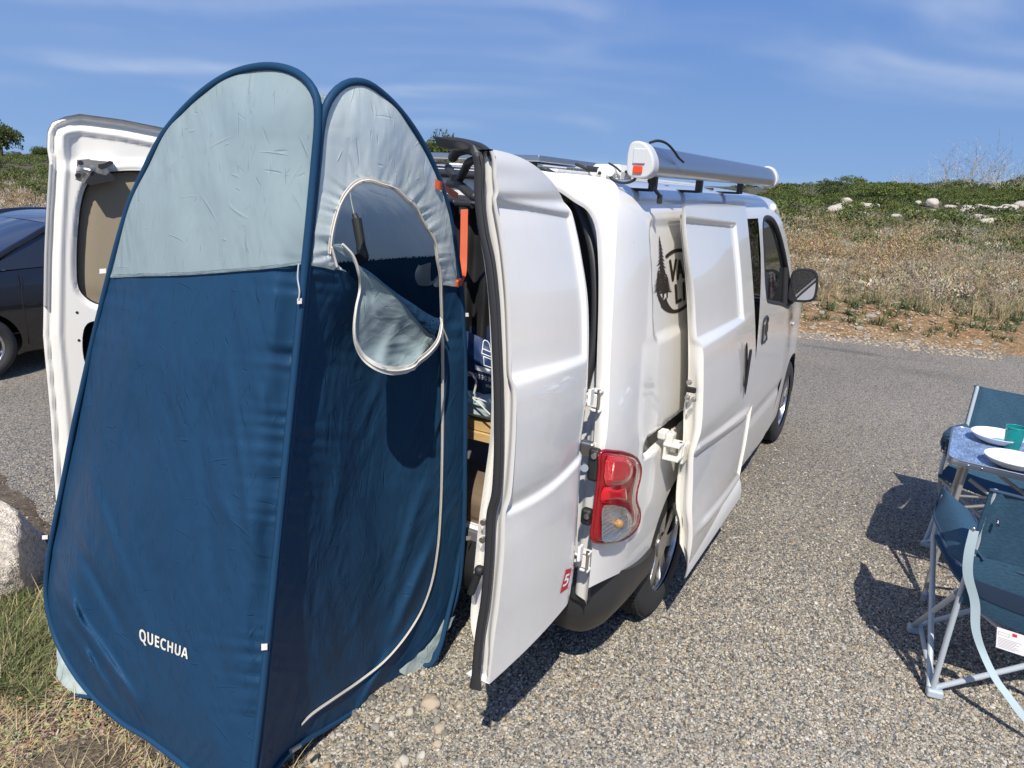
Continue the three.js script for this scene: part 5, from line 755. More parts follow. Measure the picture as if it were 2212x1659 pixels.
  mesh('zip_teeth', tube(zipPx.map(p => onDoor(p, .008)), .0018, 260, 5), std(lin(.74, .70, .62), .6), tent);
  mesh('zip_pull', [tube([[717, 535], [724, 560], [728, 576]].map((p, k) => onDoor(p, .012 + k * .004)), .003, 16, 6), tube([[957, 710], [962, 722], [967, 736]].map((p, k) => onDoor(p, .012)), .0028, 12, 6)], std(lin(.6, .56, .5), .5), tent);
  // door flap folded down and out
  const fl = (p, o) => pR(p, bulR(p) * .6 + o);
  const edgeA = curve([[716, 528], [740, 528], [762, 552], [775, 588], [778, 625], [770, 665], [766, 708], [770, 742], [786, 772], [812, 791], [846, 801], [878, 798], [894, 792]].map(p => V(p[0], p[1], 0))), edgeB = curve([[718, 532], [760, 566], [800, 594], [850, 634], [876, 660], [893, 682], [912, 704], [926, 718], [938, 725]].map(p => V(p[0], p[1], 0))), edgeC = curve([[718, 532], [758, 562], [800, 588], [842, 622], [870, 642], [892, 656], [915, 672], [936, 684], [955, 690]].map(p => V(p[0], p[1], 0)));
  const lift = (u, v) => .014 + .105 * Math.pow(u, 1.05) * v + .03 * Math.sin(Math.PI * u) * (1 - v) + .012 * noise.noise(u * 5, v * 4, 2.2) * u + .020 * Math.exp(-(((u - .55 - .25 * v) / .05) ** 2)) * v - .016 * Math.exp(-(((u - .35) / .06) ** 2)) * v;
  mesh('door_flap', [sheet(60, 40, (u, v) => { const a = edgeB.getPoint(u), b = edgeA.getPoint(u); const p = a.lerp(b, v); return fl([p.x, p.y], lift(u, v)); }, (u, v) => [u * .8, v * .5]), sheet(20, 8, (u, v) => { const a = edgeB.getPoint(1), b = edgeA.getPoint(1); const q = V(952, 735, 0), r = a.clone().lerp(b, v), s = r.clone().lerp(V(948, 738, 0).lerp(V(900, 785, 0), v), u * .8); return fl([s.x, s.y], lift(1, v) - .01 * u); })], pale, tent);
  mesh('flap_lower_cloth', sheet(50, 14, (u, v) => { const a = edgeC.getPoint(u), b = edgeB.getPoint(u); const p = a.lerp(b, v); return fl([p.x, p.y], lerp(.008, lift(u, 0) + .004, v) + .02 * Math.sin(Math.PI * v) * u); }, (u, v) => [u * .8, v * .3]), navy, tent);
  mesh('flap_lower_cloth', sheet(16, 10, (u, v) => { const p = V(938, 725, 0).lerp(V(912, 704, 0), v).lerp(V(955, 690, 0).lerp(V(936, 684, 0), v), u); return fl([p.x, p.y], .06 - .03 * u + .012 * Math.sin(u * 3)); }), navy, tent);
  const fz = [[740, 528], [762, 552], [775, 588], [778, 625], [770, 665], [766, 708], [770, 742], [786, 772], [812, 791], [846, 801], [878, 798], [894, 792], [905, 781], [930, 760], [948, 735], [955, 706], [954, 690]];
  const liftAt = k => { const t = clamp(k / 11, 0, 1); return k <= 11 ? lift(clamp((k + 1.2) / 12.2, 0, 1), 1) + .003 : lerp(lift(1, 1) + .004, .03, (k - 11) / 5); };
  mesh('flap_zip_tape', ribbon(fz.map((p, k) => fl(p, liftAt(k))), (u, c) => c.getTangent(u).cross(PR.n).normalize().multiplyScalar(lerp(.008, .022, sstep(.25, .6, u))), 160, .0015), std(lin(.68, .66, .60), .8), tent);
  mesh('flap_edge', tube(fz.map((p, k) => fl([p[0], p[1]], liftAt(k) + .002)), .0022, 160, 6), std(lin(.72, .70, .64), .6), tent);
  // pale corner skirts with dark binding and feet
  const tri = (pts, f) => polyMesh(pts, [], 6, f, U);
  const GL = (p, o) => onP(p[0], p[1], { p: PL.p.clone().addScaledVector(PL.n, -.012), n: PL.n }).addScaledVector(PL.n, o + .008 * noise.noise(p[0] * .05, p[1] * .04, 2)), GR = (p, o) => onP(p[0], p[1], { p: PR.p.clone().addScaledVector(PR.n, bulR(p) + .012), n: PR.n }).addScaledVector(PR.n, o + .008 * noise.noise(p[0] * .05, p[1] * .04, 5));
  const paleSk = cloth(lin(.56, .66, .62), c2, { transmission: .12, thickness: 0 });
  mesh('corner_skirt', tri([[112, 1340], [124, 1400], [122, 1440], [123, 1492], [160, 1500], [206, 1504], [220, 1500], [160, 1420], [130, 1350]], p => GL(p, 0)), paleSk, tent);
  mesh('corner_skirt', tri([[985, 1330], [962, 1366], [950, 1400], [946, 1452], [915, 1458], [880, 1462], [860, 1450], [930, 1390], [960, 1340]], p => GR(p, 0)), paleSk, tent);
  mesh('corner_skirt', tri([[547, 1630], [556, 1690], [548, 1806], [526, 1806], [538, 1690]], p => pL(p, -.012)), paleSk, tent);
  mesh('skirt_binding', [tube([[122, 1488], [140, 1497], [175, 1501], [208, 1507]].map(p => GL(p, .003)), .006, 30, 6), tube([[124, 1492], [122, 1508], [128, 1515], [135, 1502]].map(p => GL(p, .004)), .008, 20, 6), tube([[947, 1448], [946, 1454], [915, 1460], [878, 1465]].map(p => GR(p, .003)), .006, 30, 6)], navyBind, tent);
  // base pole with its joint
  mesh('base_pole', [tube([[285, 1572], [330, 1604], [400, 1656]].map(p => pL(p, -.01)), .006, 20, 8)], M.blackPlastic, tent);
  mesh('pole_joint', [rod(pL([330, 1607], -.008), pL([357, 1629], -.008), .0085), rod(pR([628, 1623], -.005), pR([648, 1610], -.005), .007)], M.alu, tent);
  // tags and cords
  const tagAt = (px, py, f, w, h) => { const a = f([px - w / 2, py - h / 2], .02), b = f([px + w / 2, py - h / 2 - 1], .012), c = f([px + w / 2, py + h / 2 - 1], .012), d = f([px - w / 2, py + h / 2], .022); return sheet(4, 4, (u, v) => a.clone().lerp(b, u).lerp(d.clone().lerp(c, u), v)); };
  for (const [px, py, f, w, h] of [[647, 651, pL, 10, 12], [571, 1398, pL, 13, 14], [97, 1161, pL, 12, 9], [1012, 1163, pR, 10, 9], [222, 586, pL, 14, 10]]) mesh('tag', tagAt(px, py, f, w, h), std(lin(.70, .64, .58), .7), tent);
  mesh('tie_cord', tube([[645, 572], [643, 600], [647, 630], [645, 648]].map(p => pL(p, .018)), .002, 20, 5), std(lin(.45, .5, .55), .7), tent);
  // orange guy tapes to the van
  mesh('guy_tape', [ribbon([pR([940, 397], .012), pR([952, 401], .018), onZ(968, 410, .02), onZ(990, 425, -.15)], V(0, .022, 0), 20), ribbon([onZ(1003, 452, .0), onZ(1002, 520, .02), onZ(1000, 585, .05), pR([994, 605], .015), pR([989, 618], .012)], V(.018, .002, -.012), 30)], M.orange, tent);
  // brand lettering printed on the left wall
  const tx = canvasTex(1024, 256, (c, w, h) => { c.clearRect(0, 0, w, h); c.fillStyle = '#e9e6da'; c.font = 'bold 205px sans-serif'; c.textBaseline = 'alphabetic'; const s = 'QUECHUA'; let tot = 0; for (const ch of s) tot += c.measureText(ch).width; let x = 6; const k = (w - 12) / tot; c.save(); c.scale(k, 1); x = 6 / k; for (const ch of s) { c.fillText(ch, x, 205); x += c.measureText(ch).width; } c.restore(); });
  const a = [298, 1346], b = [409, 1394], cc = [405, 1432], d = [300, 1392];
  mesh('lettering', sheet(30, 12, (u, v) => { const p = [0, 1].map(k => lerp(lerp(d[k], cc[k], u), lerp(a[k], b[k], u), v)); return pL(p, bulL(p) + pkL(p) + sag(p) + foldsL(p) + exL(p) + .003); }, (u, v) => [u, v]), std(0xffffff, .6, { map: tx, transparent: true, alphaTest: .5 }), tent);
  // clear pocket sewn to the wall inside
  mesh('pocket', sheet(12, 10, (u, v) => { const p = [lerp(905, 960, u), lerp(570, 616, v)]; return onZ(p[0] , p[1] + 3 * Math.sin(u * 9), .10).add(V(0, 0, .02 * Math.sin(u * 6 + v * 3))); }), phys(lin(.85, .87, .88), .12, { transmission: .6, thickness: 0 }), tent);
  // ------------- shower head hanging inside
  const sh = thing('hanging_shower', 'black shower nozzle hanging on a cord in the tent window', 'shower');
  const h = (px, py) => onZ(px, py, .36);
  mesh('handle', [rod(h(770, 472), h(782, 542), .0135, .0125, 18), rod(h(765, 462), h(770, 474), .007, .009, 12)], M.blackPlastic, sh);
  mesh('elbow', tube([h(780, 535), h(784, 548), h(786, 556)], .0138, 14, 14), M.blackPlastic, sh);
  const e0 = h(788, 543), e1 = h(789, 558).add(V(.006, 0, .030)); mesh('rose', [rod(h(785, 549), e1, .0138, .0152, 20)], M.blackPlastic, sh);
  mesh('cord', tube([h(756, 412), h(759, 436), h(765, 463)], .0016, 14, 5), std(lin(.4, .42, .38), .7), sh);
}
// ================================================================ on the van roof
{
  const aw = thing('awning', 'rolled silver awning cassette mounted above the van side', 'awning');
  const X = .755, z0 = onX(1385, 345, X).z, z1 = onX(1664, 385, X).z, yc0 = onX(1385, 345, X).y, yc1 = onX(1672, 384, X).y;
  // cassette section (x out, y up), rounded front and flat back
  const sec = smooth2([[-.040, .062], [-.012, .066], [.018, .052], [.040, .022], [.052, -.012], [.050, -.045], [.032, -.064], [-.010, -.068], [-.042, -.058], [-.050, -.020], [-.050, .030]], 4).map(p => [p[0] * .72, p[1] * .70]);
  const S = k => sec[((k % sec.length) + sec.length) % sec.length];
  const body = sheet(sec.length, 24, (u, v) => { const p = S(Math.round(u * sec.length)); return V(X + p[0], lerp(yc0, yc1, v) + p[1], lerp(z0 - .03, z1 + .03, v)); });
  mesh('cassette', body, M.alu, aw);
  const cap = (z, dir, y) => { const sh = new THREE.Shape(sec.map(p => new THREE.Vector2(p[0] * 1.06 * dir, p[1] * 1.05))); const g = new THREE.ExtrudeGeometry(sh, { depth: .035, bevelEnabled: true, bevelSize: .006, bevelThickness: .010, bevelSegments: 3 }); if (dir < 0) g.rotateY(Math.PI); return g.translate(X, y, z); };
  mesh('end_cap', cap(z0 - .035, 1, yc0), M.capGrey, aw); mesh('end_cap', cap(z1 + .035, -1, yc1), M.capGrey, aw);
  mesh('cap_plate', rbox(.040, .045, .006, X - .002, yc0 + .010, z0 + .013, .010, 3), M.capGrey, aw);
  mesh('marker', rbox(.030, .022, .010, X - .004, yc0 - .030, z0 + .012, .003), std(lin(.75, .07, .02), .35), aw);
  mesh('front_marker', rbox(.004, .016, .014, X + .037, yc1 - .02, z1 + .03, .001), std(lin(.6, .10, .04), .5), aw);
  for (const px of [1402, 1502, 1592]) { const q = onX(px, px < 1450 ? 385 : 398, X - .02); const t = (q.z - z0) / (z1 - z0), y = lerp(yc0, yc1, t) - .052; mesh('bracket', [rbox(.026, .055, .024, X - .004, y - .014, q.z, .004), rbox(.14, .010, .03, X - .075, y - .038, q.z, .003), rbox(.04, .022, .035, X - .15, y - .030, q.z, .004)], M.blackPlastic, aw); }
  // lashing cord over the cassette, its end hanging from the rear bracket
  const C = (px, py, x) => onX(px, py, x);
  mesh('lashing', [tube([C(1404, 308, X + .0), C(1420, 304, X + .015), C(1440, 310, X + .03), C(1455, 325, X + .042), C(1466, 341, X + .048), C(1476, 350, X + .052)], .0042, 50, 6), tube([C(1402, 390, X + .01), C(1408, 402, X + .02), C(1418, 414, X + .03), C(1424, 422, X + .035)], .006, 30, 6), rbox(.018, .03, .008, C(1425, 430, X + .036).x, C(1425, 430, X + .036).y, C(1425, 430, X + .036).z, .004)], M.rubber, aw);
}
{
  const sp = thing('solar_panel', 'dark solar panel lying flat on the van roof', 'solar panel');
  mesh('panel', rbox(.86, .018, 1.25, -.12, 1.848, -1.12, .004), phys(lin(.012, .018, .04), .15, { clearcoat: 1 }), sp);
  mesh('frame', [rbox(.90, .022, .02, -.12, 1.846, -.49, .004), rbox(.90, .022, .02, -.12, 1.846, -1.75, .004), rbox(.02, .022, 1.26, .32, 1.846, -1.12, .004), rbox(.02, .022, 1.26, -.56, 1.846, -1.12, .004)], M.alu, sp);
  mesh('foot', [.26, -.5].map(x => rbox(.05, .03, .05, x, 1.822, -.53, .004)), M.blackPlastic, sp);
}
{
  const o = thing('cable_box', 'white cable entry box with two glands on the van roof', 'cable box');
  const c = onZ(1318, 371, -.42);
  const g = new THREE.BoxGeometry(.115, .045, .09, 4, 2, 4), p = g.attributes.position; for (let k = 0; k < p.count; k++) if (p.getY(k) > 0) p.setXYZ(k, p.getX(k) * .72, p.getY(k), p.getZ(k) * .7 - .008); g.computeVertexNormals();
  mesh('box', toCreasedNormals(g.translate(c.x, c.y, c.z), .6), M.whitePlastic, o);
  for (const dx of [-.028, .028]) mesh('gland', [new THREE.CylinderGeometry(.015, .018, .03, 16).rotateX(1.35).translate(c.x + dx, c.y - .004, c.z + .05), new THREE.CylinderGeometry(.019, .019, .010, 6).rotateX(1.35).translate(c.x + dx, c.y - .006, c.z + .042)], M.whitePlastic, o);
  const Q = (px, py) => onZ(px, py, -.36);
  mesh('cable', [tube([Q(1296, 374), Q(1285, 371), Q(1270, 366), Q(1252, 358), Q(1245, 355)], .0055, 30, 6), tube([Q(1316, 377), Q(1322, 386), Q(1338, 394), Q(1358, 394), Q(1372, 386), Q(1370, 376), Q(1352, 371)], .0048, 40, 6), rod(Q(1268, 365), Q(1292, 367), .010), tube([Q(1316, 353), Q(1330, 361), Q(1340, 370)], .0035, 12, 5)], M.rubber, o);
}
// ================================================================ in the load bay
const woodTex = (() => dataTex(512, (i, j) => { const n = fbm(i / 90, j / 14, 2, 4), ring = .5 + .5 * Math.sin((j / 9 + n * 9 + 3 * fbm(i / 200, j / 60, 7, 2)) * 1.1); const v = .78 + .12 * ring + .12 * n; return [v, v * .88, v * .68]; }, true))();
M.wood = std(lin(.86, .76, .58), .6, { map: woodTex });
{
  const Z = -.16; const q = (px, py, z = Z) => onZ(px, py, z);
  const bed = thing('wooden_frame', 'pale pine bed frame of two planks inside the van', 'shelf');
  const a = q(1012, 915), b = q(1062, 940);
  for (const [y, h, name] of [[q(1020, 917).y, .040, 'plank'], [q(1030, 942).y, .032, 'plank']]) mesh(name, rbox(.36, h, .09, q(1012, 917).x + .17, y, Z - .05 + (h < .035 ? .008 : 0), .003), M.wood, bed);
  mesh('post', rbox(.05, .36, .05, .55, .72, Z - .06, .004), M.wood, bed);
  const pouch = thing('pale_pouch', 'pale blue drawstring pouch resting on the pine frame', 'pouch');
  const pc = q(1030, 868, Z - .02); const lump = (sx, sy, sz, seed, amp = .18) => { const g = mergeVertices(new THREE.IcosahedronGeometry(1, 12).deleteAttribute('normal').deleteAttribute('uv')), p = g.attributes.position, uv = []; for (let k = 0; k < p.count; k++) { const x = p.getX(k), y = p.getY(k), z = p.getZ(k), n = 1 + amp * noise.noise(x * 1.7 + seed, y * 1.7, z * 1.7) + amp * .5 * Math.abs(noise.noise(x * 4 + seed, y * 3, z * 4)); const sq = v => Math.sign(v) * Math.pow(Math.abs(v), .7); p.setXYZ(k, sq(x) * n * sx, sq(y) * n * sy, sq(z) * n * sz); uv.push(x, y); } g.setAttribute('uv', new THREE.Float32BufferAttribute(uv, 2)); g.computeVertexNormals(); return g; };
  const pb = mesh('bag', lump(.14, .048, .07, 2), std(lin(.42, .52, .52), .6), pouch); pb.position.copy(pc).add(V(.03, -.005, -.03));
  mesh('cord', [tube([q(1004, 861, Z + .04), q(1018, 858, Z + .05), q(1040, 864, Z + .05), q(1062, 872, Z + .05)], .0028, 20, 6), tube([q(1018, 858, Z + .05), q(1035, 872, Z + .055), q(1058, 895, Z + .05)], .0028, 20, 6), tube([q(1016, 858, Z + .05), q(1005, 830, Z + .06), q(1014, 805, Z + .05), q(1028, 822, Z + .05), q(1024, 850, Z + .05)], .004, 30, 6)], std(lin(.60, .60, .55), .7), pouch);
  const bag = thing('blue_bag', 'navy blue tent bag with white print upside down in the van', 'bag');
  const bt = canvasTex(512, 512, (c, w, h) => { c.fillStyle = '#173257'; c.fillRect(0, 0, w, h); c.translate(w, h); c.rotate(Math.PI); c.fillStyle = '#e8e8e4'; c.strokeStyle = '#e8e8e4'; c.font = 'bold 34px sans-serif'; c.fillText('QUECHUA', 60, 150); c.font = 'bold 50px sans-serif'; c.fillText('CABINE DE DOUCHE', 10, 215, 490); c.fillRect(40, 240, 300, 40); c.lineWidth = 7; c.strokeRect(120, 300, 110, 70); c.beginPath(); c.moveTo(130, 390); c.lineTo(150, 470); c.arc(190, 470, 40, Math.PI, 0, true); c.lineTo(250, 390); c.closePath(); c.stroke(); c.beginPath(); c.moveTo(140, 430); c.lineTo(240, 430); c.stroke(); });
  const ba = [[985, 700], [1082, 736], [1085, 872], [1000, 856]];
  mesh('cloth', sheet(24, 24, (u, v) => { const x = lerp(lerp(990, 1000, v), lerp(1086, 1090, v), u), y = lerp(lerp(706, 752, u), lerp(862, 876, u), v); return q(x, y, Z - .03 + .05 * Math.sin(Math.PI * v) * Math.sin(Math.PI * clamp(u + .1, 0, 1)) + .01 * noise.noise(u * 5, v * 5, 1)); }, (u, v) => [u, 1 - v]), std(0xffffff, .55, { map: bt }), bag);
  mesh('back', sheet(8, 8, (u, v) => q(lerp(985, 1090, u), lerp(704, 872, v), Z - .12)), std(lin(.012, .03, .08), .7), bag);
  const cur = thing('black_curtain', 'black fabric curtain hanging at the rear of the load bay', 'curtain');
  mesh('fabric', sheet(60, 40, (u, v) => q(lerp(930, 1085, u), lerp(432, 735, v), Z - .10 + .025 * Math.sin(u * 26 + 2 * v) * (.4 + v) + .02 * noise.noise(u * 6, v * 3, 2))), std(lin(.014, .014, .016), .9), cur);
  mesh('care_label', sheet(2, 2, (u, v) => q(lerp(1002, 1013, u), lerp(676, 684, v), Z - .03)), M.white, cur);
  const clamp1 = thing('curtain_clamp', 'black and steel clamp at the top of the rear opening', 'clamp');
  const cc = q(1003, 440, -.05); mesh('body', [rod(cc.clone().add(V(-.03, 0, 0)), cc.clone().add(V(.03, 0, 0)), .014), rbox(.03, .05, .02, cc.x, cc.y - .01, cc.z, .005)], M.blackPlastic, clamp1); mesh('screw', rod(cc.clone().add(V(-.04, .004, 0)), cc.clone().add(V(.055, .004, 0)), .006), M.steel, clamp1);
  const sack = thing('brown_sack', 'brown cloth sack under the pine frame in the van', 'sack');
  const s1 = mesh('cloth', lump(.24, .09, .12, 5), std(lin(.16, .11, .07), .9), sack); s1.position.copy(q(1025, 1065, Z - .12)); 
  const blk = thing('black_holdall', 'crumpled black holdall on the load floor of the van', 'bag');
  const s2 = mesh('cloth', lump(.24, .12, .12, 9, .3), std(lin(.013, .013, .014), .55), blk); s2.position.copy(q(1020, 1180, Z - .10));
}
// ================================================================ cars on the left
{
  const car = thing('black_car', 'glossy black car parked beyond the van', 'car', [-5.65, 0, .12]); car.scale.y = .90;
  const cp = phys(lin(.008, .008, .010), .25, { clearcoat: 1, clearcoatRoughness: .03 });
  // side outline in (z, y), front towards +z
  const F0 = -.93, HW = .84, S = p => p;
  const lower = smooth2([[.02, .34], [.03, .55], [-.02, .70], [-.25, .80], [-.70, .90], [-1.15, .97], [-2.2, 1.0], [-3.4, 1.0], [-4.1, .96], [-4.3, .80], [-4.3, .40], [-4.15, .26], [-3.75, .24], [-1.3, .22], [-.55, .22], [-.1, .24]], 4);
  const arch = (zc) => { const o = []; for (let k = 0; k < 24; k++) { const a = k / 24 * 6.2832; o.push([zc + .345 * Math.cos(a), .31 + .345 * Math.sin(a)]); } return o; };
  const belly = y => .06 * Math.pow(Math.abs(y - .62) / .4, 2.0);
  const flank = s => polyMesh(lower, [arch(F0), arch(-3.45)], .04, ([z, y]) => V(s * (HW - belly(y) - .25 * Math.pow(clamp((z + .35) / .4, 0, 1), 2) - .16 * Math.pow(clamp((-3.9 - z) / .4, 0, 1), 2)), y, z));
  mesh('flank', flank(1), cp, car); mesh('flank', flank(-1), cp, car);
  const ridge = table1([[-4.3, .80], [-4.1, .955], [-3.4, 1.0], [-2.2, 1.0], [-1.15, .975], [-.70, .90], [-.25, .80], [-.02, .70], [.03, .55]]);
  mesh('bonnet', sheet(16, 60, (u, v) => { const z = lerp(-4.3, .03, v), x = lerp(-1, 1, u), w = HW - .02 - belly(ridge(z)) - .25 * Math.pow(clamp((z + .35) / .4, 0, 1), 2) - .16 * Math.pow(clamp((-3.9 - z) / .4, 0, 1), 2); return V(x * w, ridge(z) + .03 * (1 - x * x), z); }), cp, car);
  // cabin: pillars, glass, roof
  const roofY = table1([[-3.95, 1.0], [-3.5, 1.20], [-3.0, 1.37], [-2.4, 1.43], [-1.9, 1.41], [-1.45, 1.22], [-1.0, .95]]);
  mesh('roof', sheet(14, 40, (u, v) => { const z = lerp(-3.15, -1.75, v), x = lerp(-1, 1, u); return V(x * .58, roofY(z) + .015 * (1 - x * x), z); }), cp, car);
  const glassM = phys(lin(.02, .022, .025), .04, { clearcoat: 1 });
  mesh('windscreen', sheet(14, 16, (u, v) => { const z = lerp(-1.75, -.98, v), x = lerp(-1, 1, u); return V(x * lerp(.58, .72, v), roofY(z) + .02 * (1 - x * x), z + .06 * (1 - x * x)); }), glassM, car);
  mesh('rear_window', sheet(14, 12, (u, v) => { const z = lerp(-3.15, -3.95, v), x = lerp(-1, 1, u); return V(x * lerp(.58, .70, v), roofY(z), z); }), glassM, car);
  for (const s of [1, -1]) { mesh('side_window', sheet(30, 8, (u, v) => { const z = lerp(-1.12, -3.8, u), y0 = .985, y1 = Math.max(roofY(z) - .03, y0); return V(s * lerp(.745, .585, v * (y1 - y0) / .43), lerp(y0, y1, v), z); }), glassM, car); mesh('roof_rail', tube([V(s * .735, .97, -1.0), V(s * .66, 1.22, -1.45), V(s * .59, 1.40, -1.85), V(s * .585, 1.42, -2.5), V(s * .59, 1.36, -3.05), V(s * .68, 1.15, -3.6)], .028, 50, 8), cp, car); mesh('pillar', rod(V(s * .745, .98, -2.45), V(s * .59, 1.41, -2.4), .028), M.blackPlastic, car); }
  for (const [z, s] of [[F0, 1], [-3.45, 1], [F0, -1], [-3.45, -1]]) { const w = new THREE.Group(); w.name = 'wheel'; w.position.set(s * .755, .31, z); car.add(w); mesh('tyre', new THREE.TorusGeometry(.245, .068, 12, 40).rotateY(Math.PI / 2).scale(1.35, 1, 1), M.tyre, w); const sp = [new THREE.TorusGeometry(.195, .014, 8, 40).rotateY(Math.PI / 2).translate(s * .06, 0, 0)]; for (let k = 0; k < 10; k++) sp.push(rbox(.02, .17, .026, s * .05, .105, 0, .006).rotateX(k / 10 * 6.2832)); sp.push(new THREE.CylinderGeometry(.05, .05, .03, 20).rotateZ(Math.PI / 2).translate(s * .05, 0, 0)); mesh('rim', sp, M.alloy, w); mesh('disc', new THREE.CylinderGeometry(.185, .185, .02, 30).rotateZ(Math.PI / 2), M.dark, w); }
  mesh('door_handle', rbox(.02, .025, .18, HW - .005, .80, -2.05, .008), cp, car);
  mesh('door_seam', [tube([V(HW - .018, .93, -1.32), V(HW - .001, .62, -1.30), V(HW - .03, .28, -1.33)], .004, 20, 5)], M.dark, car);
  mesh('underside', rbox(1.4, .12, 3.9, 0, .30, -2.1, .03), M.dark, car);
  const wq = onX(34, 450, -9.2), w2 = thing('white_car', 'white car partly hidden behind the black car', 'car', [-9.9, 0, wq.z + .32], Math.PI);
  const wp = phys(lin(.78, .78, .78), .3, { clearcoat: 1, clearcoatRoughness: .04 });
  const hull = (z0, z1, y0, y1, w0, w1) => sheet(20, 20, (u, v) => { const a = u * Math.PI; return V(Math.cos(a) * lerp(w0, w1, v), lerp(y0, y1, v), lerp(z0, z1, u)); });
  const wl = smooth2([[.3, .35], [.25, .65], [-.1, .80], [-.8, .95], [-2.2, 1.02], [-3.7, 1.0], [-4.0, .8], [-4.0, .35], [-3, .25], [-.6, .25]], 4);
  const top = table1([[-4.0, .8], [-3.7, 1.0], [-3.4, 1.35], [-2.6, 1.52], [-1.8, 1.50], [-1.2, 1.26], [-.7, .98], [-.1, .80], [.25, .6]]);
  for (const s of [1, -1]) mesh('flank', polyMesh(wl, [], .06, ([z, y]) => V(s * (.84 - .1 * Math.pow(Math.abs(y - .6) / .4, 2)), y, z)), wp, w2);
  mesh('upper_body', sheet(16, 60, (u, v) => { const z = lerp(-4, .25, v), x = lerp(-1, 1, u), k = top(z); return V(x * lerp(.82, .6, sstep(1, 1.5, k)), k + .02 * (1 - x * x), z); }), wp, w2);
  for (const s of [1, -1]) { mesh('side_window', sheet(20, 6, (u, v) => { const z = lerp(-1.0, -3.5, u), y1 = Math.max(top(z) - .04, .98); return V(s * lerp(.80, .625, v), lerp(.98, y1, v), z); }), glassM, w2); mesh('headlamp', new THREE.SphereGeometry(.1, 16, 10).scale(.8, .8, 1.8).translate(s * .66, .72, .02), glassM, w2); for (const z of [-.55, -3.2]) mesh('wheel', new THREE.TorusGeometry(.23, .075, 10, 30).rotateY(Math.PI / 2).translate(s * .76, .305, z), M.tyre, w2); }
}
